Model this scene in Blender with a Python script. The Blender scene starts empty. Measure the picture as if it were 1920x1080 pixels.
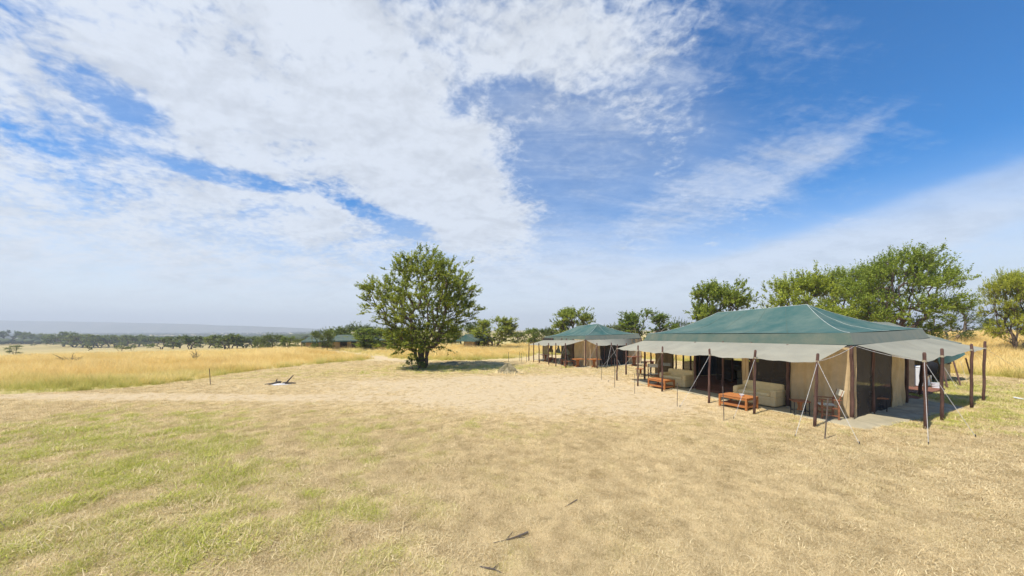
import bpy, math, random
import numpy as np
from mathutils import Vector, Matrix

sc = bpy.context.scene
COL = sc.collection
R = math.radians
# ------------------------------------------------------------------ camera
F, HZ, CX, H = 640.0, 618.0, 960.0, 3.0      # focal length in photo pixels, horizon row, centre column, eye height
cd = bpy.data.cameras.new('camera'); cam = bpy.data.objects.new('camera', cd); COL.objects.link(cam)
cam.location = (0, 0, H); cam.rotation_euler = (R(90), 0, 0)
cd.sensor_width = 36; cd.lens = 12.0; cd.shift_y = (HZ-540)/1920
cd.clip_start = 0.1; cd.clip_end = 30000
sc.camera = cam
# ------------------------------------------------------------------ light
SUN_EL, SUN_AZ = 60.0, 236.0                  # azimuth measured clockwise from +Y (view direction)
sv = Vector((math.cos(R(SUN_EL))*math.sin(R(SUN_AZ)), math.cos(R(SUN_EL))*math.cos(R(SUN_AZ)), math.sin(R(SUN_EL))))
ld = bpy.data.lights.new('sun', 'SUN'); lo = bpy.data.objects.new('sun', ld); COL.objects.link(lo)
ld.energy = 4.1; ld.angle = R(0.6); ld.color = (1.0, 0.95, 0.86)
lo.rotation_euler = sv.to_track_quat('Z', 'Y').to_euler(); lo.location = (0, 0, 50)
sc.view_settings.view_transform = 'Standard'; sc.view_settings.look = 'None'
sc.view_settings.gamma = 1; sc.view_settings.use_curve_mapping = False
sc.view_settings.exposure = 0.62

world = bpy.data.worlds.new('World'); sc.world = world; world.use_nodes = True
wn, wl = world.node_tree.nodes, world.node_tree.links
wn.clear()
def setin(nt_l, sock, v):
    if hasattr(v, 'is_output') or isinstance(v, bpy.types.NodeSocket): nt_l.new(v, sock)
    else: sock.default_value = v
def M(op, a, b=0.0, c=None, clamp=False, nodes=wn, links=wl):
    n = nodes.new('ShaderNodeMath'); n.operation = op; n.use_clamp = clamp
    setin(links, n.inputs[0], a); setin(links, n.inputs[1], b)
    if c is not None: setin(links, n.inputs[2], c)
    return n.outputs[0]
def MR(v, a, b, c=0.0, d=1.0, nodes=wn, links=wl, smooth=True):
    n = nodes.new('ShaderNodeMapRange'); n.interpolation_type = 'SMOOTHSTEP' if smooth else 'LINEAR'
    setin(links, n.inputs[0], v)
    for i, q in enumerate((a, b, c, d)): n.inputs[i+1].default_value = q
    return n.outputs[0]
def build_sky():
    tc = wn.new('ShaderNodeTexCoord'); sx = wn.new('ShaderNodeSeparateXYZ'); wl.new(tc.outputs['Generated'], sx.inputs[0])
    X, Y, Z = sx.outputs
    sky = wn.new('ShaderNodeTexSky'); sky.sky_type = 'NISHITA'; sky.sun_disc = False
    sky.sun_elevation = R(SUN_EL); sky.sun_rotation = R(SUN_AZ)
    sky.altitude = 1600; sky.air_density = 1.0; sky.dust_density = 0.6; sky.ozone_density = 3.2
    hs = wn.new('ShaderNodeHueSaturation'); hs.inputs['Saturation'].default_value = 1.52; hs.inputs['Value'].default_value = 0.84
    wl.new(sky.outputs[0], hs.inputs['Color'])
    # cloud layer: the view direction meets a high, slightly curved sheet
    zz = M('ADD', M('MAXIMUM', Z, 0.0), 0.24)
    cu = M('DIVIDE', X, zz); cv = M('DIVIDE', Y, zz)
    cmb = wn.new('ShaderNodeCombineXYZ'); wl.new(cu, cmb.inputs[0]); wl.new(cv, cmb.inputs[1]); cmb.inputs[2].default_value = 0.0
    def noise(scale, detail, rough, dist=0.0, mapping=None, off=(0, 0, 0)):
        mp = wn.new('ShaderNodeMapping'); wl.new(cmb.outputs[0], mp.inputs[0]); mp.inputs['Location'].default_value = off
        if mapping: mp.inputs['Rotation'].default_value = (0, 0, R(mapping[0])); mp.inputs['Scale'].default_value = (mapping[1], mapping[2], 1)
        n = wn.new('ShaderNodeTexNoise'); wl.new(mp.outputs[0], n.inputs['Vector'])
        n.inputs['Scale'].default_value = scale; n.inputs['Detail'].default_value = detail
        n.inputs['Roughness'].default_value = rough; n.inputs['Distortion'].default_value = dist
        return n.outputs[0]
    big = noise(2.3, 10, 0.64, 0.5, (35, 1.0, 1.35), (3.1, 7.7, 0))
    rip = noise(26, 3, 0.6, 0.3, (50, 1.0, 1.15), (1.3, 2.2, 0))
    wisp = noise(3.2, 9, 0.68, 0.9, (-32, 0.6, 2.6), (0.4, 9.1, 0))
    # coverage: soft patches in azimuth/elevation tangents of the view over the plain
    ys = M('MAXIMUM', Y, 0.02)
    gu = M('DIVIDE', X, ys); gv = M('DIVIDE', Z, ys)
    def blob(cx, cy, rx, ry, ang, w):
        c0, s0 = math.cos(R(ang)), math.sin(R(ang))
        u0, v0 = (cx-960)/640.0, (618-cy)/640.0
        du = M('SUBTRACT', gu, u0); dv = M('SUBTRACT', gv, v0)
        p = M('DIVIDE', M('ADD', M('MULTIPLY', du, c0), M('MULTIPLY', dv, s0)), rx/640.0)
        q = M('DIVIDE', M('SUBTRACT', M('MULTIPLY', dv, c0), M('MULTIPLY', du, s0)), ry/640.0)
        r2 = M('ADD', M('MULTIPLY', p, p), M('MULTIPLY', q, q))
        return M('MULTIPLY', MR(r2, 1.0, 0.0), w)
    def total(items):
        t = None
        for b in items:
            o = blob(*b); t = o if t is None else M('ADD', t, o)
        return t
    cov = total([(-100, 100, 1500, 640, 0, 0.62), (560, 130, 660, 360, -22, 0.55), (800, 330, 330, 120, -38, 0.62), (700, 240, 420, 300, 0, 0.22),
                 (1150, 30, 420, 260, -18, 0.42), (250, 480, 900, 150, -6, 0.30), (890, 415, 160, 55, -25, 0.42), (860, 455, 90, 30, -20, 0.35),
                 (190, 165, 180, 48, -28, -0.58), (270, 225, 90, 40, -20, -0.3), (430, 332, 170, 26, -14, -0.75), (640, 355, 120, 40, -10, -0.5), (740, 415, 170, 24, -20, -0.7),
                 (930, 185, 140, 60, 10, -0.65), (1090, 300, 170, 110, -10, -0.7), (1550, 190, 420, 260, 0, -0.3), (1800, 80, 560, 380, 0, -0.6), (1010, 240, 120, 160, 0, -0.25), (1090, 420, 130, 60, 0, -0.35)])
    wcov = total([(1380, 345, 320, 75, 22, 0.50), (1480, 320, 400, 140, 20, 0.18), (1300, 60, 420, 180, -8, 0.26), (1560, 275, 240, 26, 32, 0.2), (1120, 200, 260, 200, 20, 0.30), (1050, 480, 260, 80, 10, 0.32)])
    d1 = M('ADD', M('ADD', cov, M('MULTIPLY', M('SUBTRACT', big, 0.5), 2.7)), M('MULTIPLY', M('SUBTRACT', rip, 0.5), 1.25))
    a1 = MR(d1, 0.05, 1.0)
    d2 = M('ADD', M('ADD', wcov, M('MULTIPLY', M('SUBTRACT', wisp, 0.5), 1.25)), M('MULTIPLY', M('SUBTRACT', rip, 0.5), 0.55))
    a2 = M('MULTIPLY', MR(d2, 0.05, 1.0), 0.66)
    veil = total([(260, 230, 420, 190, -25, 0.36), (1050, 270, 620, 330, -20, 0.42), (1700, 425, 760, 78, 19, 0.62), (1650, 520, 1000, 120, 10, 0.5), (1150, 575, 900, 110, 0, 0.5), (300, 500, 1200, 150, 0, 0.45)])
    a3 = M('MULTIPLY', MR(M('ADD', veil, M('MULTIPLY', M('SUBTRACT', wisp, 0.5), 0.35)), 0.05, 0.95), 0.75)
    al = M('SUBTRACT', 1.0, M('MULTIPLY', M('MULTIPLY', M('SUBTRACT', 1.0, a1), M('SUBTRACT', 1.0, a2)), M('SUBTRACT', 1.0, a3)))
    # brightness inside the cloud: thin edges bright, thicker folds greyer
    fold = noise(4.5, 8, 0.6, 0.4, (35, 1.0, 1.5), (5.0, 1.0, 0))
    br = MR(M('ADD', fold, M('MULTIPLY', rip, 0.35)), 0.45, 0.85, 0.82, 1.04)
    ccol = wn.new('ShaderNodeMix'); ccol.data_type = 'RGBA'
    wl.new(br, ccol.inputs[0]); ccol.inputs[6].default_value = (0, 0, 0, 1); ccol.inputs[7].default_value = (3.75, 3.98, 4.30, 1)
    hz = MR(Z, 0.34, -0.01, 0.0, 0.90)       # pale air low over the plain
    m0 = wn.new('ShaderNodeMix'); m0.data_type = 'RGBA'
    wl.new(hz, m0.inputs[0]); wl.new(hs.outputs[0], m0.inputs[6]); m0.inputs[7].default_value = (4.35, 4.6, 4.72, 1)
    m1 = wn.new('ShaderNodeMix'); m1.data_type = 'RGBA'
    fade = MR(Z, 0.0, 0.16, 0.35, 1.0)
    wl.new(M('MULTIPLY', M('MULTIPLY', al, fade), 0.90), m1.inputs[0]); wl.new(m0.outputs[2], m1.inputs[6]); wl.new(ccol.outputs[2], m1.inputs[7])
    bg = wn.new('ShaderNodeBackground'); bg.inputs['Strength'].default_value = 0.145
    wl.new(m1.outputs[2], bg.inputs['Color'])
    out = wn.new('ShaderNodeOutputWorld'); wl.new(bg.outputs[0], out.inputs['Surface'])
build_sky()

# ------------------------------------------------------------------ materials
def mat(name, col, rough=0.85, var=0.15, nscale=6.0, col2=None, bump=0.0, bscale=40.0, trans=0.0, metal=0.0, stretch=None, alpha=1.0, spec=0.25):
    m = bpy.data.materials.new(name); m.use_nodes = True
    n, l = m.node_tree.nodes, m.node_tree.links; n.clear()
    tc = n.new('ShaderNodeTexCoord'); src = tc.outputs['Object']
    if stretch:
        mp = n.new('ShaderNodeMapping'); mp.inputs['Scale'].default_value = stretch; l.new(src, mp.inputs[0]); src = mp.outputs[0]
    nz = n.new('ShaderNodeTexNoise'); nz.inputs['Scale'].default_value = nscale; nz.inputs['Detail'].default_value = 6; nz.inputs['Roughness'].default_value = 0.65
    l.new(src, nz.inputs['Vector'])
    mx = n.new('ShaderNodeMix'); mx.data_type = 'RGBA'
    c = Vector(col); c2 = Vector(col2) if col2 else c*(1-var*1.6)
    c1 = c if col2 else c*(1+var)
    mx.inputs[6].default_value = (*c1, 1); mx.inputs[7].default_value = (*c2, 1)
    mr = n.new('ShaderNodeMapRange'); mr.inputs[1].default_value = 0.35; mr.inputs[2].default_value = 0.68
    l.new(nz.outputs[0], mr.inputs[0]); l.new(mr.outputs[0], mx.inputs[0])
    b = n.new('ShaderNodeBsdfPrincipled'); b.inputs['Roughness'].default_value = rough; b.inputs['Metallic'].default_value = metal
    b.inputs['Specular IOR Level'].default_value = spec
    l.new(mx.outputs[2], b.inputs['Base Color'])
    if bump > 0:
        n2 = n.new('ShaderNodeTexNoise'); n2.inputs['Scale'].default_value = bscale; n2.inputs['Detail'].default_value = 4
        l.new(src, n2.inputs['Vector'])
        bp = n.new('ShaderNodeBump'); bp.inputs['Strength'].default_value = bump; bp.inputs['Distance'].default_value = 0.02
        l.new(n2.outputs[0], bp.inputs['Height']); l.new(bp.outputs[0], b.inputs['Normal'])
    o = n.new('ShaderNodeOutputMaterial'); s = b.outputs[0]
    if trans > 0:
        t = n.new('ShaderNodeBsdfTranslucent'); l.new(mx.outputs[2], t.inputs[0])
        ms = n.new('ShaderNodeMixShader'); ms.inputs[0].default_value = trans; l.new(s, ms.inputs[1]); l.new(t.outputs[0], ms.inputs[2]); s = ms.outputs[0]
    if alpha < 1:
        t = n.new('ShaderNodeBsdfTransparent')
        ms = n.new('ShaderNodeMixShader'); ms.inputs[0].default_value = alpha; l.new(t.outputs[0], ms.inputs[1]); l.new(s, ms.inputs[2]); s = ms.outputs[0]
    l.new(s, o.inputs[0])
    return m
MT = dict(
    roof=mat('roof_canvas', (0.042, 0.104, 0.094), 0.8, nscale=0.7, col2=(0.115, 0.160, 0.130), bump=0.6, bscale=3, spec=0.12),
    fascia=mat('valance_canvas', (0.075, 0.115, 0.090), 0.85, nscale=1.6, col2=(0.13, 0.145, 0.105), bump=0.3, bscale=7),
    dust=mat('dusty_canvas', (0.20, 0.205, 0.155), 0.85, nscale=2.0, col2=(0.15, 0.175, 0.14), bump=0.3, bscale=7),
    awning=mat('awning_canvas', (0.49, 0.48, 0.385), 0.9, nscale=0.9, col2=(0.40, 0.39, 0.315), bump=0.5, bscale=2.5, spec=0.1, trans=0.45),
    canvas=mat('beige_canvas', (0.60, 0.445, 0.25), 0.9, nscale=1.5, col2=(0.47, 0.34, 0.18), bump=0.5, bscale=4, trans=0.10),
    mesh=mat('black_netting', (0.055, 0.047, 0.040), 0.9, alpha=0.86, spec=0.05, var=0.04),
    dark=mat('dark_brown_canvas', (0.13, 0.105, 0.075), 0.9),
    seam=mat('pale_seam_tape', (0.42, 0.45, 0.40), 0.8),
    hem=mat('dark_hem', (0.02, 0.035, 0.033), 0.8),
    pole=mat('creosoted_pole', (0.150, 0.080, 0.058), 0.85, nscale=9, col2=(0.060, 0.032, 0.024), bump=0.6, bscale=30, stretch=(1, 1, 0.25)),
    polecut=mat('weathered_pole_foot', (0.40, 0.33, 0.22), 0.9),
    rope=mat('white_rope', (0.55, 0.53, 0.49), 0.8, nscale=60, var=0.2),
    mat_beige=mat('sand_groundsheet', (0.40, 0.34, 0.22), 0.9, nscale=1.4, col2=(0.30, 0.26, 0.17), bump=0.5, bscale=5),
    tarp=mat('grey_groundsheet', (0.23, 0.21, 0.165), 0.9, nscale=2.5, col2=(0.37, 0.335, 0.25), bump=0.7, bscale=3),
    carpet=mat('red_brown_matting', (0.24, 0.10, 0.06), 0.95, nscale=5, col2=(0.16, 0.07, 0.045)),
    orange=mat('orange_varnished_wood', (0.48, 0.185, 0.045), 0.5, nscale=7, col2=(0.30, 0.095, 0.026), stretch=(1, 8, 8), spec=0.5),
    wood=mat('brown_wood', (0.34, 0.135, 0.058), 0.5, nscale=7, col2=(0.11, 0.036, 0.018), stretch=(1, 6, 6), spec=0.4),
    iron=mat('black_iron', (0.02, 0.02, 0.022), 0.5),
    sofa=mat('khaki_sofa_cover', (0.74, 0.57, 0.29), 0.92, nscale=2.5, col2=(0.64, 0.48, 0.235), bump=0.5, bscale=7),
    cream=mat('cream_chair_canvas', (0.62, 0.57, 0.44), 0.9),
    white=mat('white_enamel', (0.78, 0.79, 0.80), 0.35, var=0.04, spec=0.5),
    bark=mat('acacia_bark', (0.16, 0.115, 0.085), 0.9, nscale=12, col2=(0.065, 0.045, 0.034), bump=0.8, bscale=25),
    bark_pale=mat('pale_bark', (0.25, 0.20, 0.15), 0.9, nscale=12, col2=(0.11, 0.085, 0.065), bump=0.8, bscale=25),
    dead=mat('dead_wood', (0.16, 0.13, 0.10), 0.9, nscale=10, col2=(0.07, 0.055, 0.045)),
    char=mat('charred_wood', (0.05, 0.04, 0.036), 0.9, nscale=14, col2=(0.14, 0.12, 0.10)),
    ash=mat('white_ash', (0.72, 0.72, 0.73), 0.95, nscale=9, col2=(0.30, 0.29, 0.28), bump=0.8, bscale=14),
    mound=mat('termite_earth', (0.34, 0.27, 0.17), 0.95, nscale=7, col2=(0.18, 0.17, 0.08), bump=1.0, bscale=16),
    stake=mat('rusty_stake', (0.13, 0.10, 0.08), 0.7),
    black=mat('black_cloth', (0.012, 0.012, 0.014), 0.85),
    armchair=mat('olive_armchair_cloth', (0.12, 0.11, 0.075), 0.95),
)
def leaf_mat(name, c1, c2, c3):
    m = bpy.data.materials.new(name); m.use_nodes = True
    n, l = m.node_tree.nodes, m.node_tree.links; n.clear()
    at_ = n.new('ShaderNodeAttribute'); at_.attribute_name = 'tint'
    oi = n.new('ShaderNodeObjectInfo')
    tc = n.new('ShaderNodeTexCoord'); nz = n.new('ShaderNodeTexNoise'); nz.inputs['Scale'].default_value = 0.9; nz.inputs['Detail'].default_value = 3
    l.new(tc.outputs['Object'], nz.inputs['Vector'])
    f = M('ADD', M('MULTIPLY', at_.outputs['Fac'], 0.6, nodes=n, links=l), M('MULTIPLY', nz.outputs[0], 0.4, nodes=n, links=l), nodes=n, links=l)
    cr = n.new('ShaderNodeValToRGB'); cr.color_ramp.elements[0].color = (*c1, 1); cr.color_ramp.elements[0].position = 0.2
    cr.color_ramp.elements[1].color = (*c3, 1); cr.color_ramp.elements[1].position = 0.8
    e = cr.color_ramp.elements.new(0.5); e.color = (*c2, 1); l.new(f, cr.inputs[0])
    hs = n.new('ShaderNodeHueSaturation'); l.new(cr.outputs[0], hs.inputs['Color'])
    l.new(MR(oi.outputs['Random'], 0, 1, 0.82, 1.18, nodes=n, links=l, smooth=False), hs.inputs['Value'])
    l.new(MR(oi.outputs['Random'], 0, 1, 0.515, 0.485, nodes=n, links=l, smooth=False), hs.inputs['Hue'])
    d = n.new('ShaderNodeBsdfPrincipled'); d.inputs['Roughness'].default_value = 0.6; d.inputs['Specular IOR Level'].default_value = 0.25
    l.new(hs.outputs[0], d.inputs['Base Color'])
    t = n.new('ShaderNodeBsdfTranslucent'); l.new(hs.outputs[0], t.inputs[0])
    ms = n.new('ShaderNodeMixShader'); ms.inputs[0].default_value = 0.45; l.new(d.outputs[0], ms.inputs[1]); l.new(t.outputs[0], ms.inputs[2])
    o = n.new('ShaderNodeOutputMaterial'); l.new(ms.outputs[0], o.inputs[0])
    return m
LEAF = leaf_mat('acacia_leaves', (0.120, 0.165, 0.022), (0.255, 0.310, 0.036), (0.410, 0.450, 0.070))
LEAF_B = leaf_mat('bright_leaves', (0.200, 0.240, 0.024), (0.370, 0.415, 0.042), (0.520, 0.550, 0.080))
LEAF_D = leaf_mat('dark_leaves', (0.080, 0.115, 0.025), (0.165, 0.205, 0.038), (0.270, 0.300, 0.065))
def grass_mat(name, dry1, dry2, green1, green2, rootgreen=0.0, trans=0.3):
    m = bpy.data.materials.new(name); m.use_nodes = True
    n, l = m.node_tree.nodes, m.node_tree.links; n.clear()
    def at(nm, ty):
        a = n.new('ShaderNodeAttribute'); a.attribute_name = nm; a.attribute_type = ty; return a.outputs['Fac']
    g = at('grn', 'INSTANCER'); t_ = at('tint', 'GEOMETRY'); hgt = at('hgt', 'GEOMETRY'); sh = at('shade', 'INSTANCER')
    k = dict(nodes=n, links=l)
    def mix(f, a, b):
        x = n.new('ShaderNodeMix'); x.data_type = 'RGBA'; setin(l, x.inputs[0], f)
        for i, q in ((6, a), (7, b)):
            if isinstance(q, tuple): x.inputs[i].default_value = (*q, 1)
            else: l.new(q, x.inputs[i])
        return x.outputs[2]
    dry = mix(M('ADD', M('MULTIPLY', t_, 0.4, **k), M('MULTIPLY', sh, 0.6, **k), **k), dry1, dry2)
    gr = mix(t_, green1, green2)
    gf = M('ADD', g, M('MULTIPLY', M('SUBTRACT', 1.0, hgt, **k), rootgreen, **k), clamp=True, **k)
    if rootgreen: gf = M('ADD', M('MULTIPLY', g, 0.55, **k), M('MULTIPLY', M('SUBTRACT', 1.0, hgt, **k), M('ADD', M('MULTIPLY', g, 0.9, **k), rootgreen, **k), **k), clamp=True, **k)
    c = mix(MR(M('ADD', gf, M('MULTIPLY', M('SUBTRACT', t_, 0.5, **k), 0.3, **k), **k), 0.1, 0.9, **k), dry, gr)
    d = n.new('ShaderNodeBsdfDiffuse'); l.new(c, d.inputs[0]); t = n.new('ShaderNodeBsdfTranslucent'); l.new(c, t.inputs[0])
    ms = n.new('ShaderNodeMixShader'); ms.inputs[0].default_value = trans; l.new(d.outputs[0], ms.inputs[1]); l.new(t.outputs[0], ms.inputs[2])
    o = n.new('ShaderNodeOutputMaterial'); l.new(ms.outputs[0], o.inputs[0])
    return m
GRASS_SHORT = grass_mat('cropped_grass', (0.98, 0.82, 0.49), (0.34, 0.23, 0.095), (0.33, 0.37, 0.045), (0.68, 0.66, 0.15))
GRASS_TALL = grass_mat('tall_grass', (0.98, 0.80, 0.38), (0.76, 0.54, 0.18), (0.40, 0.41, 0.09), (0.66, 0.60, 0.18), rootgreen=0.15, trans=0.35)

# ------------------------------------------------------------------ helpers
def tag(o, label=None, cat=None, group=None, kind=None):
    if label: o['label'] = label
    if cat: o['category'] = cat
    if group: o['group'] = group
    if kind: o['kind'] = kind
    return o
def empty(name, loc, rz=0.0, label=None, cat=None, group=None):
    o = bpy.data.objects.new(name, None); COL.objects.link(o); o.location = loc; o.rotation_euler = (0, 0, rz); o.empty_display_size = 0.2
    return tag(o, label, cat, group)
class MB:
    def __init__(s): s.v = []; s.f = []
    def add(s, vs, fs):
        b = len(s.v); s.v += [tuple(q) for q in vs]; s.f += [tuple(b+i for i in f) for f in fs]; return s
    def box(s, c, size, rz=0.0, rx=0.0, ry=0.0, bev=0.0):
        m = Matrix.Translation(c) @ Matrix.Rotation(rz, 4, 'Z') @ Matrix.Rotation(ry, 4, 'Y') @ Matrix.Rotation(rx, 4, 'X')
        x, y, z = size[0]/2, size[1]/2, size[2]/2
        if bev <= 0:
            vs = [m @ Vector((i*x, j*y, k*z)) for i in (-1, 1) for j in (-1, 1) for k in (-1, 1)]
            return s.add(vs, [(0, 1, 3, 2), (4, 6, 7, 5), (0, 4, 5, 1), (2, 3, 7, 6), (0, 2, 6, 4), (1, 5, 7, 3)])
        b = bev
        rings = []
        for (zz, ins) in ((-z, b), (-z+b, 0), (z-b, 0), (z, b)):
            X, Y = x-ins, y-ins
            rings.append([(-X+b, -Y), (X-b, -Y), (X, -Y+b), (X, Y-b), (X-b, Y), (-X+b, Y), (-X, Y-b), (-X, -Y+b)])
            rings[-1] = [m @ Vector((p[0], p[1], zz)) for p in rings[-1]]
        vs = [p for r in rings for p in r]; fs = []
        for i in range(3):
            for j in range(8): fs.append((i*8+j, i*8+(j+1) % 8, (i+1)*8+(j+1) % 8, (i+1)*8+j))
        fs.append(tuple(range(7, -1, -1))); fs.append(tuple(24+j for j in range(8)))
        return s.add(vs, fs)
    def tube(s, pts, rad, n=7, cap=True):
        pts = [Vector(p) for p in pts]; rad = rad if isinstance(rad, (list, tuple)) else [rad]*len(pts)
        vs = []; fs = []; prev = None
        for i, p in enumerate(pts):
            d = (pts[min(i+1, len(pts)-1)] - pts[max(i-1, 0)])
            if d.length < 1e-9: d = Vector((0, 0, 1))
            d.normalize()
            ref = prev if prev is not None else (Vector((1, 0, 0)) if abs(d.x) < 0.8 else Vector((0, 1, 0)))
            a = (ref - d*ref.dot(d)).normalized(); b = d.cross(a); prev = a
            for j in range(n):
                t = 2*math.pi*j/n; vs.append(p + (a*math.cos(t)+b*math.sin(t))*rad[i])
        for i in range(len(pts)-1):
            for j in range(n): fs.append((i*n+j, i*n+(j+1) % n, (i+1)*n+(j+1) % n, (i+1)*n+j))
        if cap: fs.append(tuple(range(n-1, -1, -1))); fs.append(tuple((len(pts)-1)*n+j for j in range(n)))
        return s.add(vs, fs)
    def sheet(s, fn, nu, nv):
        vs = [fn(i/nu, j/nv) for i in range(nu+1) for j in range(nv+1)]
        fs = [(i*(nv+1)+j, (i+1)*(nv+1)+j, (i+1)*(nv+1)+j+1, i*(nv+1)+j+1) for i in range(nu) for j in range(nv)]
        return s.add(vs, fs)
    def mesh(s, name, m, smooth=False):
        me = bpy.data.meshes.new(name); me.from_pydata(s.v, [], s.f); me.materials.append(m)
        if smooth: me.polygons.foreach_set('use_smooth', [True]*len(me.polygons))
        me.update(); return me
    def build(s, name, m, parent=None, smooth=False, loc=None):
        """vertices given in world space; with a parent (an Empty) they are moved into its space"""
        if parent is not None:
            M_ = Matrix.Translation(parent.location) @ parent.rotation_euler.to_matrix().to_4x4()
            if parent.type != 'EMPTY': M_ = Matrix.Identity(4)
            inv = M_.inverted(); s.v = [tuple(inv @ Vector(q)) for q in s.v] if not getattr(s, 'local', False) else s.v
        me = s.mesh(name, m, smooth); o = bpy.data.objects.new(name, me); COL.objects.link(o)
        if parent is not None: o.parent = parent
        return o
def LM():
    b = MB(); b.local = True; return b
def copy_tree(o, parent=None):
    c = o.copy(); COL.objects.link(c)
    if parent: c.parent = parent
    for ch in list(o.children): copy_tree(ch, c)
    return c
def np_mesh(name, verts, faces, m, attrs=None, smooth=False):
    me = bpy.data.meshes.new(name); nv, nf, k = len(verts), len(faces), faces.shape[1] if len(faces) else 4
    me.vertices.add(nv); me.vertices.foreach_set('co', np.asarray(verts, np.float32).ravel())
    if nf:
        me.loops.add(nf*k); me.loops.foreach_set('vertex_index', np.asarray(faces, np.int32).ravel())
        me.polygons.add(nf); me.polygons.foreach_set('loop_start', np.arange(0, nf*k, k, dtype=np.int32))
        me.polygons.foreach_set('loop_total', np.full(nf, k, np.int32))
        if smooth: me.polygons.foreach_set('use_smooth', np.ones(nf, bool))
    for a, v in (attrs or {}).items():
        v = np.asarray(v)
        if v.ndim == 2: at_ = me.attributes.new(a, 'FLOAT_VECTOR', 'POINT'); at_.data.foreach_set('vector', v.astype(np.float32).ravel())
        elif v.dtype.kind == 'i': at_ = me.attributes.new(a, 'INT', 'POINT'); at_.data.foreach_set('value', v.astype(np.int32))
        else: at_ = me.attributes.new(a, 'FLOAT', 'POINT'); at_.data.foreach_set('value', v.astype(np.float32))
    if m: me.materials.append(m)
    me.update(); me.validate(); return me
# value noise
_rs = np.random.RandomState(7); _lat = _rs.rand(256, 256)
def vnoise(x, y):
    xi, yi = np.floor(x).astype(int), np.floor(y).astype(int); fx, fy = x-xi, y-yi
    fx, fy = fx*fx*(3-2*fx), fy*fy*(3-2*fy)
    a = _lat[xi % 256, yi % 256]; b = _lat[(xi+1) % 256, yi % 256]; c = _lat[xi % 256, (yi+1) % 256]; d = _lat[(xi+1) % 256, (yi+1) % 256]
    return (a*(1-fx)+b*fx)*(1-fy)+(c*(1-fx)+d*fx)*fy
def fbm(x, y, sc_, o=4):
    x = np.asarray(x, float)*sc_; y = np.asarray(y, float)*sc_; t = 0; a = 0.5; s = 0
    for i in range(o): t = t+a*vnoise(x+17.3*i, y+9.1*i); s += a; a *= 0.5; x = x*2.03; y = y*2.03
    return t/s
def SS(x): x = np.clip(x, 0, 1); return x*x*(3-2*x)

# ------------------------------------------------------------------ terrain
def T(x, y):
    x = np.asarray(x, float); y = np.asarray(y, float)
    r = np.sqrt(x*x+y*y); az = np.degrees(np.arctan2(x, y))
    z = -0.30*SS((y-18)/12.0)
    wl_ = 1-SS((az+40)/22.0)                  # falls away towards the open valley on the left
    wl_ = np.where(az > 120, 1.0, wl_)
    far = np.where(r < 400, 0.030*np.maximum(r-38, 0), 10.86+9.5*SS((r-400)/900.0))
    z = z-wl_*far*SS((r-38)/60.0)
    wm = 1-wl_
    z = z-wm*0.008*np.clip(r-38, 0, 400)
    wr = SS((az-38)/16.0)*(1-SS((az-130)/30.0))
    z = z+wr*SS((r-27)/60.0)*2.7
    wc = SS((az-2)/14.0)
    z = z+wc*(1-wr)*SS((r-45)/60.0)*0.8
    return z
def gp(px, py):
    """ground point seen at photo pixel"""
    d = np.array([(px-CX)/F, 1.0, (HZ-py)/F]); lo_, hi = 1.0, 1.0
    s = 2.0
    while s < 3700:
        if H+d[2]*s <= float(T(d[0]*s, s)): break
        s *= 1.02
    a, b = s/1.02, s
    for _ in range(40):
        m_ = (a+b)/2
        if H+d[2]*m_ <= float(T(d[0]*m_, m_)): b = m_
        else: a = m_
    return Vector((d[0]*b, b, float(T(d[0]*b, b))))
def at(px, py, D): return Vector(((px-CX)/F*D, D, H+(HZ-py)/F*D))
def tz(x, y): return float(T(x, y))
def pos(px, D):
    x = (px-CX)/F*D; return Vector((x, D, tz(x, D)))
def poly_mask(x, y, poly):
    ins = np.zeros(x.shape, bool); n = len(poly)
    for i in range(n):
        x1, y1 = poly[i]; x2, y2 = poly[(i+1) % n]
        if y1 == y2: continue
        c = ((y1 > y) != (y2 > y)) & (x < (x2-x1)*(y-y1)/(y2-y1)+x1); ins ^= c
    return ins
def gl(pts): return [tuple(gp(*p)[:2]) for p in pts]
TALL_LEFT = gl([(-900, 752), (-300, 745), (0, 739), (120, 735), (212, 730), (300, 722), (375, 711), (480, 695), (555, 687), (630, 680), (670, 677), (700, 673), (676, 668), (640, 663), (600, 659)]) + [(-34, 75), (-60, 150), (-600, 150), (-600, 10)]
TALL_RIGHT = gl([(590, 655), (640, 658), (690, 665), (765, 675), (830, 677), (900, 675), (960, 672), (985, 670), (1010, 662)]) + \
    [(5, 46), (14, 40), (20, 33), (27, 27)] + gl([(1800, 702), (1850, 706), (1930, 712), (2300, 735)]) + [(120, 30), (160, 120), (0, 150), (-60, 150)]
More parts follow.
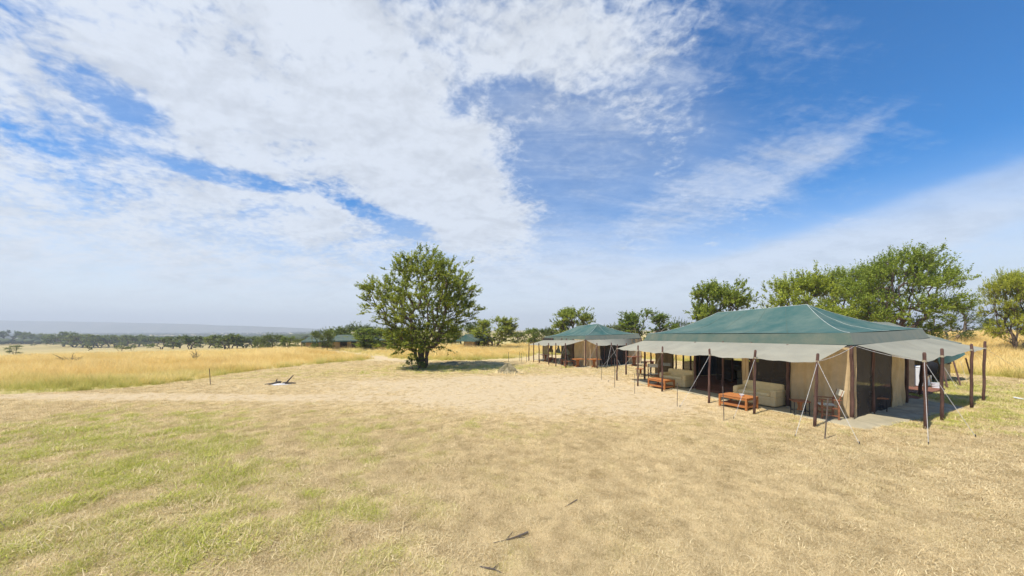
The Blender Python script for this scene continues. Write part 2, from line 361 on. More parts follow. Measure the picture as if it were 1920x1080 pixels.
def zones(x, y):
    w = 0.5*(fbm(x, y, 0.9, 3)-0.5)*np.clip(y/12, 0.3, 4)
    tall = poly_mask(x+w, y+w*1.3, TALL_LEFT) | poly_mask(x+w, y+w*1.3, TALL_RIGHT)
    r = np.sqrt(x*x+y*y); nb = fbm(x, y, 0.35, 4); nf = fbm(x+50, y, 1.6, 4); nc = fbm(x, y+90, 0.12, 3)
    def g(cx, cy, sx, sy, rot=0.0):
        c, s = math.cos(rot), math.sin(rot); dx, dy = x-cx, y-cy
        return np.exp(-((dx*c+dy*s)/sx)**2-((dy*c-dx*s)/sy)**2)
    # worn, pale ground: broad clearing in the middle, track running in from the left, path to the far tents
    bare = 1.1*g(-3, 17.5, 13, 5.0)+0.55*g(4, 13.5, 7, 3.5)+0.8*g(2, 21, 6, 4)+0.30*g(3.0, 6.0, 4.5, 4)+0.6*g(0.45, 4.9, 0.8, 0.9)+0.3*g(1.2, 7.5, 2.5, 2)
    yt = 15.3+0.0022*(x+26)**2*0-0.02*(x+20)
    bare = np.maximum(bare, 1.3*np.exp(-((y-yt)/1.05)**2)*(x < -4))
    pth = gl([(700, 705), (760, 690), (700, 682), (767, 678), (700, 669), (672, 664), (640, 660), (610, 656)])[3:]
    for (a, b) in zip(pth[:-1], pth[1:]):
        ax, ay = a; bx, by = b; dx, dy = bx-ax, by-ay; t = np.clip(((x-ax)*dx+(y-ay)*dy)/(dx*dx+dy*dy), 0, 1)
        bare = np.maximum(bare, 1.2*np.exp(-(((x-ax-t*dx)**2+(y-ay-t*dy)**2)/1.1)))
    green = 0.68*g(-11, 7.0, 5.5, 5.0)+0.35*g(-4.5, 5, 5, 4)+0.35*g(-7.6, 5.2, 1.6, 1.8)+0.8*g(-6, 29, 6.5, 3.4)+0.40*g(-3, 25, 12, 2.5)+0.75*g(18, 13, 7, 4)+0.8*g(24, 17, 8, 4)+0.25*g(-16, 22, 12, 4)+0.08+0.3*g(-12, 11, 8, 3)+0.22*g(0, 11, 9, 1.8)+0.45*g(5, 30, 8, 2)
    bare = np.clip(bare*(0.55+0.9*nb), 0, 1)
    n3 = fbm(x, y+33, 3.7, 3)
    gr = np.clip((green*(1-0.8*bare))*(0.30+1.0*SS((nf-0.36)/0.36))*(0.45+1.0*SS((n3-0.35)/0.35))*(0.6+0.8*nb)*0.95, 0, 1)
    return tall, bare, gr, nb, nf, nc

def build_ground():
    azf = np.radians(np.linspace(-72, 72, 520)); azb = np.radians(np.linspace(72, 288, 70)[1:-1]); az = np.concatenate([azf, azb])
    rr = np.concatenate([[0.4, 1.0, 1.6, 2.2, 2.7], np.geomspace(3.1, 3800, 470)])
    A, RR = np.meshgrid(az, rr)
    lim = np.minimum(6200.0, 3800.0/np.maximum(np.cos(A), 0.3)); RR = RR*(lim/3800.0)**SS((RR-200)/3000.0); x, y = RR*np.sin(A), RR*np.cos(A)
    tall, bare, gr, nb, nf, nc = zones(x, y)
    z = T(x, y)+(0.012+0.023*(RR < 11))*(nf-0.5)*(RR < 60)*(1-SS((y-9)/6)*(x > 6)*0.8)+0.03*(fbm(x, y, 0.6, 3)-0.5)*(RR < 60)*(x < 5)
    n, m = z.shape
    V = np.stack([x, y, z], -1).reshape(-1, 3)
    V = np.vstack([V, [[0, 0, 0]]])
    i, j = np.meshgrid(np.arange(n-1), np.arange(m), indexing='ij'); j2 = (j+1) % m
    Fq = np.stack([i*m+j, i*m+j2, (i+1)*m+j2, (i+1)*m+j], -1).reshape(-1, 4)[:, ::-1]
    app = lambda a: np.append(a.ravel(), 0.0)
    me = np_mesh('ground', V, Fq, None, dict(tall=app(tall*1.0), bare=app(bare), green=app(gr)), smooth=True)
    mt = bpy.data.materials.new('savanna_ground'); mt.use_nodes = True; nn, l = mt.node_tree.nodes, mt.node_tree.links; nn.clear()
    k = dict(nodes=nn, links=l)
    tc = nn.new('ShaderNodeTexCoord'); P = tc.outputs['Object']
    def nz(s, d=5, ro=0.65, vec=P):
        q = nn.new('ShaderNodeTexNoise'); q.inputs['Scale'].default_value = s; q.inputs['Detail'].default_value = d; q.inputs['Roughness'].default_value = ro; l.new(vec, q.inputs['Vector']); return q.outputs[0]
    def A_(nm): a = nn.new('ShaderNodeAttribute'); a.attribute_name = nm; return a.outputs['Fac']
    def mix(f, a, b):
        q = nn.new('ShaderNodeMix'); q.data_type = 'RGBA'; setin(l, q.inputs[0], f)
        for ii, c in ((6, a), (7, b)):
            if isinstance(c, tuple): q.inputs[ii].default_value = (*c, 1)
            else: l.new(c, q.inputs[ii])
        return q.outputs[2]
    fine = nz(26, 8, 0.8); mid = nz(3.2, 7, 0.7); lar = nz(0.35, 5)
    straw = mix(MR(fine, 0.38, 0.62, **k), (0.36, 0.265, 0.13), (0.72, 0.58, 0.33))
    straw = mix(MR(mid, 0.42, 0.72, 0.0, 0.55, **k), straw, (0.50, 0.38, 0.17))
    dirt = mix(MR(fine, 0.36, 0.64, **k), (0.45, 0.34, 0.195), (0.66, 0.515, 0.315))
    c = mix(MR(M('ADD', A_('bare'), M('MULTIPLY', M('SUBTRACT', mid, 0.5, **k), 1.0, **k), **k), 0.0, 1.1, **k), straw, dirt)
    grc = mix(fine, (0.34, 0.33, 0.11), (0.58, 0.52, 0.22))
    c = mix(MR(M('ADD', A_('green'), M('MULTIPLY', M('SUBTRACT', mid, 0.5, **k), 0.7, **k), **k), 0.25, 0.95, 0, 0.8, **k), c, grc)
    tallc = mix(MR(nz(0.12, 6), 0.35, 0.68, **k), (0.60, 0.46, 0.20), (0.44, 0.37, 0.14))
    tallc = mix(MR(mid, 0.4, 0.7, 0, 0.35, **k), tallc, (0.27, 0.24, 0.08))
    c = mix(A_('tall'), c, tallc)
    # far plain: paler open grassland with darker bush country, by distance on the ground
    sx = nn.new('ShaderNodeSeparateXYZ'); l.new(P, sx.inputs[0])
    vl = nn.new('ShaderNodeVectorMath'); vl.operation = 'LENGTH'; l.new(P, vl.inputs[0])
    mp = nn.new('ShaderNodeMapping'); mp.inputs['Scale'].default_value = (0.0016, 0.006, 1); l.new(P, mp.inputs[0])
    fp = mix(MR(nz(1.0, 7, 0.7, mp.outputs[0]), 0.40, 0.62, **k), (0.50, 0.38, 0.16), (0.34, 0.28, 0.115))
    c = mix(MR(vl.outputs['Value'], 70, 260, **k), c, fp)
    b = nn.new('ShaderNodeBsdfPrincipled'); b.inputs['Roughness'].default_value = 0.95; b.inputs['Specular IOR Level'].default_value = 0.1
    l.new(c, b.inputs['Base Color'])
    bp = nn.new('ShaderNodeBump'); bp.inputs['Strength'].default_value = 0.9; bp.inputs['Distance'].default_value = 0.03
    l.new(M('ADD', fine, M('MULTIPLY', mid, 0.25, **k), **k), bp.inputs['Height']); l.new(bp.outputs[0], b.inputs['Normal'])
    o = nn.new('ShaderNodeOutputMaterial'); l.new(b.outputs[0], o.inputs[0])
    me.materials.append(mt)
    ob = bpy.data.objects.new('ground', me); COL.objects.link(ob)
    tag(ob, 'dry savanna ground with pale worn clearing and patches of green', kind='structure')
build_ground()

def build_hills():
    px = np.linspace(-420, 640, 260); prof = np.interp(px, [-900, -300, 0, 100, 260, 375, 400, 470, 520, 590, 640], [596, 597, 599.5, 601, 604, 607, 608.5, 610.5, 612, 615.5, 618.5])
    prof = prof+0.5*(fbm(px, px*0+3, 0.02, 4)-0.5)*2
    V = []; D0 = 2600.0
    for k, (dD, hf) in enumerate(((-450, -0.12), (-200, 0.16), (-90, 0.42), (-20, 0.80), (40, 0.97), (110, 1.0), (700, 0.92))):
        for i in range(len(px)):
            x = (px[i]-CX)/F*D0; D = D0+dD+70*(fbm(px[i], k*0.0, 0.018, 3)-0.5)*2
            hgt = (HZ-prof[i])/F*D0+23
            V.append((x*(1+dD/D0*0.6), D, -24+hgt*max(hf, -0.05)*(1+(0.25*(fbm(px[i], k*3.0, 0.05, 3)-0.5) if 0 < k < 4 else 0))))
    m = len(px); V = np.array(V)
    Fq = np.array([(k*m+i, k*m+i+1, (k+1)*m+i+1, (k+1)*m+i) for k in range(6) for i in range(m-1)])
    mt = mat('escarpment_scrub', (0.20, 0.18, 0.12), 0.95, nscale=0.01, col2=(0.10, 0.115, 0.07))
    ob = bpy.data.objects.new('hills', np_mesh('hills', V, Fq, mt, smooth=True)); COL.objects.link(ob)
    tag(ob, 'long flat-topped blue escarpment beyond the valley', kind='structure')
build_hills()

def build_haze():
    b = LM().box((0, -1400, 65), (14000, 10800, 190)); ob = b.build('haze', MT['white'])
    m = bpy.data.materials.new('haze_air'); m.use_nodes = True; n, l = m.node_tree.nodes, m.node_tree.links; n.clear()
    v = n.new('ShaderNodeVolumePrincipled'); v.inputs['Color'].default_value = (0.92, 0.965, 1.0, 1); v.inputs['Density'].default_value = 0.00045; v.inputs['Anisotropy'].default_value = 0.1
    o = n.new('ShaderNodeOutputMaterial'); l.new(v.outputs[0], o.inputs['Volume'])
    ob.data.materials.clear(); ob.data.materials.append(m); tag(ob, 'thin pale haze over the valley', kind='stuff')
build_haze()

# ------------------------------------------------------------------ trees
def tree_data(seed, Hh, W, th, n, stems=1, leaves=30, lsize=0.09, spray=0.45, shape='acacia', rmin=0.012, flat=0.5, clumps=36, lean=0.0, low=0.0):
    rg = np.random.RandomState(seed)
    nodes = [np.array([0, 0, -0.15])]; par = [-1]; root = [0.0]
    tops = []
    for s in range(stems):
        a = 2*math.pi*(s+rg.rand()*0.6)/stems; off = 0.0 if stems == 1 else 0.30*rg.uniform(0.7, 1.3)
        p = np.array([math.cos(a)*off, math.sin(a)*off*0.7, 0.0]); prev = 0
        tilt = np.array([math.cos(a)*(0.10 if stems == 1 else 0.24), math.sin(a)*0.12, 1.0])
        for q in range(1, 6):
            pn = p+tilt*th*q/5+rg.normal(0, 0.03*th, 3)*[1, 1, 0.2]
            nodes.append(pn); par.append(prev if q > 1 else 0); root.append(root[prev]+np.linalg.norm(pn-nodes[prev])); prev = len(nodes)-1
    # clump centres in the envelope
    def env(t):
        if shape == 'acacia': return 0.50+0.50*math.sin(math.pi*min(1, 0.12+0.72*t))-0.42*max(0, (t-0.55)/0.45)**2
        if shape == 'vase': return float(np.interp(t, [0, 0.12, 0.3, 0.5, 0.7, 0.85, 1.0], [0.34, 0.50, 0.72, 0.95, 1.0, 0.82, 0.40]))
        if shape == 'fan': return 0.42+0.62*math.sin(math.pi*min(1, 0.06+0.62*t))-0.45*max(0, (t-0.55)/0.45)**1.7
        return math.sin(math.pi*(0.14+0.74*t))**0.6
    cs = []
    z0 = th*0.75-low
    while len(cs) < clumps:
        t = rg.rand()**0.85; r = env(t)*W/2*(rg.uniform(0.25, 1.0)**0.55)*rg.uniform(0.85, 1.0); a = rg.rand()*2*math.pi
        cs.append((np.array([math.cos(a)*r+lean*t, math.sin(a)*r, z0+(Hh-z0)*t*rg.uniform(0.95, 1.0)]), W*rg.uniform(0.05, 0.10)))
    pts = []
    for i in range(n):
        c, s = cs[rg.randint(len(cs))]; pts.append(c+rg.normal(0, 1, 3)*s*np.array([1, 1, flat]))
    pts = np.array(pts); pts = pts[(pts[:, 2] > 0.4) & (np.hypot(pts[:, 0]-lean*0.5, pts[:, 1]) < W*0.52)]
    order = np.argsort(np.linalg.norm(pts-np.array([0, 0, th*0.8]), axis=1)); pts = pts[order]
    N = np.array(nodes); RT = np.array(root); leafpts = []
    cap = 5000; NN = np.zeros((cap*3, 3)); RR = np.zeros(cap*3); cnt = len(N); NN[:cnt] = N; RR[:cnt] = RT
    for p in pts:
        d = np.linalg.norm(NN[:cnt]-p, axis=1); cost = d+0.30*RR[:cnt]+1.2*np.maximum(0, NN[:cnt, 2]-p[2]-0.1)
        cost[0] = 1e9
        q = int(np.argmin(cost)); dd = d[q]
        steps = max(1, min(4, int(dd/(W*0.035))))
        a = NN[q]; prev = q
        bend = rg.normal(0, 0.06*dd, 3); bend[2] += 0.10*dd
        for s in range(1, steps+1):
            t = s/steps; pt = a*(1-t)+p*t+bend*math.sin(math.pi*t)
            NN[cnt] = pt; RR[cnt] = RR[prev]+np.linalg.norm(pt-NN[prev]); par.append(prev); prev = cnt; cnt += 1
        leafpts.append(prev)
    P = NN[:cnt]; par = np.array(par); w = np.zeros(cnt)
    isl = np.zeros(cnt, bool); isl[leafpts] = True; w[isl] = 1
    for i in range(cnt-1, 0, -1): w[par[i]] += w[i]
    rad = rmin*np.maximum(w, 1)**0.46
    # branches
    V = []; Fq = []; 
    for i in range(1, cnt):
        j = par[i]; a, b = P[j], P[i]; d = b-a; L = np.linalg.norm(d)
        if L < 1e-5: continue
        d = d/L; k = 6 if rad[i] > 3*rmin else 3
        u = np.cross(d, [0.3, 0.8, 0.52]); u /= np.linalg.norm(u)+1e-9; v = np.cross(d, u)
        ra = min(rad[j], rad[i]*1.35) if j != 0 else rad[i]*1.5; base = len(V)
        for (c, r_) in ((a, ra), (b+d*rad[i]*0.3, rad[i])):
            for q in range(k): t = 2*math.pi*q/k; V.append(c+(u*math.cos(t)+v*math.sin(t))*r_)
        for q in range(k): Fq.append((base+q, base+(q+1) % k, base+k+(q+1) % k, base+k+q))
    V = np.array(V); Fq = np.array(Fq)
    # leaf sprays
    c = P[leafpts]; pr = P[par[leafpts]]; dirn = c-pr; dirn /= np.linalg.norm(dirn, axis=1)[:, None]+1e-9
    m = len(c); outw = c-np.array([0, 0, Hh*0.35]); outw /= np.linalg.norm(outw, axis=1)[:, None]+1e-9
    K = leaves
    G = 5                                   # feathery sprays: leaves strung along a few twigs
    td = np.repeat(dirn*0.7+outw*0.6, G, 0)+rg.normal(0, 0.42, (m*G, 3))*[1, 1, 0.6]+[0, 0, 0.12]
    td /= np.linalg.norm(td, axis=1)[:, None]; tl = spray*rg.uniform(0.5, 1.5, (m*G, 1))
    gi_ = np.arange(m*K) // K*G+rg.randint(0, G, m*K)
    tw = td[gi_]; L = tl[gi_]*rg.rand(m*K, 1)
    ctr = np.repeat(c, K, 0)+tw*L+rg.normal(0, lsize*0.42, (m*K, 3))
    nrm = rg.normal(0, 1, (m*K, 3)); nrm[:, 2] = np.abs(nrm[:, 2])+0.7; nrm /= np.linalg.norm(nrm, axis=1)[:, None]
    ax = rg.normal(0, 1, (m*K, 3))+tw*1.2; ax -= nrm*(ax*nrm).sum(1)[:, None]; ax /= np.linalg.norm(ax, axis=1)[:, None]
    bx = np.cross(nrm, ax); s = lsize*rg.uniform(0.6, 1.3, (m*K, 1))
    q = np.stack([ctr-ax*s, ctr-bx*s*0.42, ctr+ax*s, ctr+bx*s*0.42], 1).reshape(-1, 3)
    lf = np.arange(m*K*4).reshape(-1, 4)
    tint = np.clip(np.repeat(rg.rand(m), K)*0.5+rg.rand(m*K)*0.5, 0, 1).repeat(4)
    keep = np.repeat((ctr[:, 2] > 0.12), 4)
    return (V, Fq), (q, lf, tint)
def tree_proto(name, leafm, barkm, **kw):
    (V, Fq), (q, lf, tint) = tree_data(**kw)
    wd = np.mean([np.percentile(q[:, i], 99.3)-np.percentile(q[:, i], 0.7) for i in (0, 1)]); f = kw['W']/wd; fz = kw['Hh']/np.percentile(q[:, 2], 99.8)
    q *= [f, f, fz]; V *= [f, f, fz]
    cx_, cy_ = [(np.percentile(q[:, i], 99)+np.percentile(q[:, i], 1))/2*0.8 for i in (0, 1)]
    q -= [cx_, cy_, 0]; V -= [cx_, cy_, 0]
    return np_mesh('trunk', V, Fq, barkm, smooth=True), np_mesh('crown', q, lf, leafm, dict(tint=tint)), kw['Hh'], kw['W']
def put_tree(kind, proto, loc, height, label, wscale=1.0, rz=None, group='acacia trees around the camp', cat='tree'):
    tm, cm, h0 = proto[:3]; s = height/h0
    e = empty(kind, loc, random.random()*6.28 if rz is None else rz, label, cat, group); e.scale = (s*wscale, s*wscale, s)
    for nm, me in (('trunk', tm), ('crown', cm)):
        o = bpy.data.objects.new(nm, me); COL.objects.link(o); o.parent = e
    return e
random.seed(5)
MAIN = tree_proto('main', LEAF, MT['bark'], seed=11, Hh=10.4, W=10.0, th=2.0, n=1300, stems=5, leaves=84, lsize=0.086, spray=0.60, shape='vase', rmin=0.0112, flat=0.6, clumps=120, low=-0.5, lean=0.0)
UMB = tree_proto('umbrella', LEAF_B, MT['bark'], seed=23, Hh=9.6, W=14.0, th=3.0, n=1100, stems=2, leaves=52, lsize=0.12, spray=0.85, shape='acacia', rmin=0.014, flat=0.24, clumps=46)
UMBB = tree_proto('umbrella_b', LEAF_B, MT['bark'], seed=29, Hh=8.0, W=11.0, th=2.6, n=800, stems=2, leaves=62, lsize=0.125, spray=0.8, shape='acacia', rmin=0.014, flat=0.36, clumps=44)
VA = tree_proto('va', LEAF, MT['bark'], seed=31, Hh=6.0, W=7.5, th=1.3, n=700, stems=4, leaves=48, lsize=0.115, spray=0.6, shape='vase', rmin=0.014, flat=0.5, clumps=34)
VB = tree_proto('vb', LEAF, MT['bark_pale'], seed=37, Hh=6.0, W=6.5, th=1.7, n=520, stems=3, leaves=48, lsize=0.115, spray=0.6, shape='round', rmin=0.014, flat=0.55, clumps=34)
VC = tree_proto('vc', LEAF_D, MT['bark'], seed=41, Hh=6.0, W=9.0, th=1.4, n=600, stems=3, leaves=36, lsize=0.13, spray=0.65, shape='round', rmin=0.014, flat=0.6, clumps=40)
VD = tree_proto('vd', LEAF_D, MT['bark_pale'], seed=43, Hh=6.0, W=6.5, th=1.9, n=330, stems=2, leaves=22, lsize=0.11, spray=0.6, shape='fan', rmin=0.016, flat=0.6, clumps=26)
FAR = [tree_proto('far%d' % i, LEAF_D, MT['bark'], seed=60+i, Hh=5.0, W=[7.0, 6.0, 8.0, 5.0][i], th=[1.1, 1.3, 1.0, 0.9][i], n=90, stems=2, leaves=34, lsize=0.22, spray=0.75, shape=['acacia', 'round', 'acacia', 'round'][i], rmin=0.03, flat=0.5, clumps=14) for i in range(4)]
SH = [tree_proto('bush%d' % i, [LEAF_D, LEAF_B][i], MT['bark'], seed=80+i, Hh=1.2, W=1.6, th=0.2, n=90, stems=3, leaves=26, lsize=0.06, spray=0.25, shape='round', rmin=0.006, flat=0.8, clumps=14) for i in range(2)]

put_tree('acacia_tree', MAIN, gp(791, 691), 10.0, 'large multi-stemmed acacia standing alone in the middle of the clearing', 0.90, rz=0.6, group='acacia trees around the camp')
# (px, depth, top row, proto, width factor, label)
TR = [
 (1688, 33, 466, UMB, 232, 'tallest spreading acacia directly behind the nearest tent'),
 (1500, 33, 508, UMBB, 178, 'bright green acacia behind the ridge of the nearest tent'),
 (1597, 38, 497, UMB, 185, 'wide acacia standing between the bright one and the tallest one'),
 (1350, 36, 527, VA, 122, 'thin spiky acacia rising behind the left end of the nearest tent roof'),
 (1786, 40, 566, VD, 105, 'grey-green thinly leaved tree to the right of the tallest acacia'),
 (1902, 31, 505, UMB, 136, 'slim-trunked acacia at the right edge of the picture'),
 (1975, 30, 492, UMB, 190, 'green acacia cut off by the right edge of the picture'),
 (1862, 62, 593, VC, 62, 'small dark tree far off between the right-hand acacias'),
 (1213, 52, 582, VB, 98, 'pale-trunked tree between the two large tents'),
 (1278, 58, 597, VC, 44, 'low tree close behind the left corner of the nearest tent'),
 (1076, 56, 577, VA, 80, 'leaning open-crowned tree above the second tent roof'),
 (1153, 66, 603, VC, 50, 'low dark tree behind the right slope of the second tent'),
 (927, 62, 594, VB, 78, 'rounded tree beside the small tent right of the lone acacia'),
 (897, 72, 600, VC, 46, 'tree behind the small tent right of the lone acacia'),
 (975, 78, 619, VC, 34, 'low tree in the row left of the second tent'),
 (998, 74, 615, VA, 30, 'second low tree left of the second tent'),
 (1024, 72, 611, VC, 40, 'tree directly behind the left end of the second tent'),
 (1048, 76, 617, VC, 48, 'bushy tree tucked behind the second tent roof'),
 (605, 57, 614, VC, 44, 'dense round tree between the two leftmost small tents'),
 (668, 68, 605, VC, 84, 'broad tree behind the small tents, left of the lone acacia'),
 (640, 74, 616, VB, 50, 'tree behind the second small tent from the left'),
 (698, 58, 616, VA, 80, 'light green low-branched tree in front of the small tents'),
 (724, 72, 611, VC, 72, 'tree half hidden by the left side of the lone acacia'),
 (747, 64, 620, VA, 60, 'pale tree behind the trunks of the lone acacia'),
 (770, 80, 612, VC, 60, 'far tree hidden behind the lone acacia trunks'),
 (832, 78, 617, VC, 60, 'far tree seen through the lower right of the lone acacia'),
 (868, 80, 610, VB, 54, 'far tree just right of the lone acacia'),
 (511, 92, 624, VC, 44, 'rounded tree at the right end of the far tree line'),
 (541, 88, 630, VB, 30, 'small tree left of the leftmost small tent'),
 (564, 84, 633, VC, 36, 'low bushy tree touching the leftmost small tent'),
 (487, 98, 634, VC, 28, 'low dark tree in the far tree line left of the rounded one'),
 (530, 78, 641, VD, 12, 'small sapling before the trees left of the small tents'),
]
for (px, D, top, pr, wpx, lab) in TR:
    p = pos(px, D); h = H+(HZ-top)/F*D-p.z
    put_tree('acacia_tree', pr, p, h, lab, (wpx/F*D)*math.cos(math.atan2(p.x, p.y))/(pr[3]*h/pr[2]), rz=random.random()*6.28)
# lone, ragged small tree on the left plain
put_tree('small_tree', VD, gp(26, 666), 3.0, 'small ragged tree alone in the grass near the left edge', 1.0, group='small trees on the left plain')
put_tree('small_tree', FAR[3], gp(166, 658), 2.7, 'leaning small tree with bare trunk in front of the far tree line', 0.7, group='small trees on the left plain')
put_tree('bush', SH[0], gp(63, 649), 2.2, 'dark bush on the far left plain, right of the ragged tree', 1.3, group='bushes on the plain', cat='bush')
put_tree('bush', SH[0], gp(247, 657), 2.4, 'dark upright bush before the far tree line', 0.8, group='bushes on the plain', cat='bush')
put_tree('bush', SH[0], gp(227, 658), 2.2, 'low dark twiggy bush left of the upright bush', 1.2, group='bushes on the plain', cat='bush')
put_tree('bush', SH[0], gp(778, 695), 1.15, 'leafy bush growing against the foot of the lone acacia', 1.1, group='bushes on the plain', cat='bush')
# the line of trees across the left plain
line = [(8, 640, 640), (22, 628, 645), (45, 632, 641), (50, 630, 645), (60, 633, 645), (70, 632, 643), (79, 633, 642), (103, 633, 646), (120, 631, 650), (134, 635, 649), (143, 636, 651), (152, 635, 652), (160, 634, 648), (176, 636, 651), (186, 636, 652),
        (202, 635, 650), (213, 637, 651), (232, 636, 649), (245, 636, 652), (260, 636, 650), (270, 635, 649), (285, 637, 651), (303, 640, 655), (324, 638, 654), (340, 639, 653), (360, 637, 655), (378, 641, 652), (392, 639, 653), (404, 637, 653), (421, 635, 655), (433, 636, 654), (444, 637, 653), (456, 638, 653), (472, 638, 652), (-14, 630, 646), (-40, 631, 646), (-70, 633, 648), (-105, 632, 647)]
line = sorted(q for q in line if q[0] > -5)
ORD = 'first second third fourth fifth sixth seventh eighth ninth tenth eleventh twelfth thirteenth fourteenth fifteenth sixteenth seventeenth eighteenth nineteenth twentieth'.split()
for i, (px, top, base) in enumerate(line):
    p = gp(px+random.uniform(-2, 2), base); h = (base-top+3)*1.3/F*p.y; n = len(line)
    lab = '%s tree from the left end of the dark far line across the plain' % ORD[i] if i < 17 else '%s tree from the right end of the dark far line across the plain' % ORD[n-1-i]
    put_tree('distant_tree', FAR[i % 4], p, h, lab, random.uniform(0.85, 1.25), group='trees in the far line across the left plain', rz=random.random()*6.28)

def distant_woodland():
    rg = np.random.RandomState(3); V = []; Fq = []
    ico = []
    me = bpy.data.meshes.new('tmp')
    import bmesh
    bm = bmesh.new(); bmesh.ops.create_icosphere(bm, subdivisions=1, radius=1); iv = np.array([v.co[:] for v in bm.verts]); fi = np.array([[v.index for v in f.verts] for f in bm.faces]); bm.free(); bpy.data.meshes.remove(me)
    n = 0; VV = []; FF = []
    while n < 5200:
        D = math.exp(rg.uniform(math.log(330), math.log(2300))); px = rg.uniform(-500, 640); x = (px-CX)/F*D
        if fbm(x+900, D*2.2, 0.004, 4) < 0.50+0.06*math.sin(n) and D > 230: continue
        if D < 230 and rg.rand() < 0.5: continue
        z = tz(x, D); h = rg.uniform(3.2, 6.5); w = h*rg.uniform(0.6, 1.1)*(1.0 if D < 600 else 1.8)
        v = iv*(1+rg.uniform(-0.28, 0.28, (len(iv), 1)))*[w, w, h*0.42]+[x, D, z+h*0.58]
        VV.append(v); FF.append(fi+n*len(iv)); n += 1
    m = np_mesh('distant_woodland', np.vstack(VV), np.vstack(FF), mat('far_bush', (0.055, 0.075, 0.028), 0.95, nscale=0.2, col2=(0.09, 0.10, 0.04)))
    ob = bpy.data.objects.new('distant_woodland', m); COL.objects.link(ob)
    tag(ob, 'bush country spread over the valley floor below the escarpment', 'woodland', kind='stuff')
distant_woodland()

# ------------------------------------------------------------------ grass
def tuft(rg, n, length, width, spread, lie, seg=2):
    """one clump of blades; lie = 0 upright .. 1 flat"""
    V = []; Fq = []; ti = []; hg = []
    for i in range(n):
        a = rg.rand()*2*math.pi; r = spread*math.sqrt(rg.rand()); b = np.array([math.cos(a)*r, math.sin(a)*r, -0.01])
        h = rg.rand()*2*math.pi; L = length*rg.uniform(0.5, 1.2); l_ = min(1, max(0, lie+rg.normal(0, 0.18))); el = (1-l_)*math.pi/2
        d = np.array([math.cos(h)*math.cos(el), math.sin(h)*math.cos(el), math.sin(el)]); s = np.array([-math.sin(h), math.cos(h), 0])*width/2*rg.uniform(0.6, 1.4)
        base = len(V); t = rg.rand()
        for k in range(seg+1):
            f = k/seg; p = b+d*L*f+np.array([math.cos(h)*0.22, math.sin(h)*0.22, -0.16])*L*f*f; wv = s*(1-0.75*f)
            p[2] = max(p[2], -0.012 if k == 0 else 0.008+0.02*rg.rand())
            V += [p-wv, p+wv]; ti += [t, t]; hg += [f, f]
        for k in range(seg): Fq.append((base+2*k, base+2*k+1, base+2*k+3, base+2*k+2))
    return np.array(V), np.array(Fq), np.array(ti), np.array(hg)
def scatter(name, P, scale, grn, shade, idx, protos, m, label, cat):
    c = bpy.data.collections.new(name+'_clumps')
    for i, (V, Fq, ti, hg) in enumerate(protos):
        me = np_mesh(name+'_clump', V, Fq, m, dict(tint=ti, hgt=hg)); c.objects.link(bpy.data.objects.new('%s_clump_%02d' % (name, i), me))
    n = len(P); rg = np.random.RandomState(n % 1000)
    rot = np.stack([rg.normal(0, 0.05, n), rg.normal(0, 0.05, n), rg.rand(n)*2*math.pi], -1)
    me = np_mesh(name, P, np.zeros((0, 4), int), m, dict(rot=rot, scl=scale, grn=grn, shade=shade, idx=idx.astype(int)))
    ob = bpy.data.objects.new(name, me); COL.objects.link(ob); tag(ob, label, cat, kind='stuff')
    g = bpy.data.node_groups.new(name, 'GeometryNodeTree')
    g.interface.new_socket('Geometry', in_out='INPUT', socket_type='NodeSocketGeometry'); g.interface.new_socket('Geometry', in_out='OUTPUT', socket_type='NodeSocketGeometry')
    N, L = g.nodes, g.links; gi = N.new('NodeGroupInput'); go = N.new('NodeGroupOutput')
    ip = N.new('GeometryNodeInstanceOnPoints'); ci = N.new('GeometryNodeCollectionInfo'); ci.inputs['Collection'].default_value = c
    ci.inputs['Separate Children'].default_value = True; ci.inputs['Reset Children'].default_value = True
    def na(nm, ty): a = N.new('GeometryNodeInputNamedAttribute'); a.data_type = ty; a.inputs[0].default_value = nm; return a.outputs[0]
    er = N.new('FunctionNodeEulerToRotation'); L.new(na('rot', 'FLOAT_VECTOR'), er.inputs[0])
    L.new(gi.outputs[0], ip.inputs['Points']); L.new(ci.outputs[0], ip.inputs['Instance']); ip.inputs['Pick Instance'].default_value = True
    L.new(na('idx', 'INT'), ip.inputs['Instance Index']); L.new(er.outputs[0], ip.inputs['Rotation']); L.new(na('scl', 'FLOAT'), ip.inputs['Scale'])
    L.new(ip.outputs[0], go.inputs[0])
    md = ob.modifiers.new('clumps', 'NODES'); md.node_group = g
    return ob
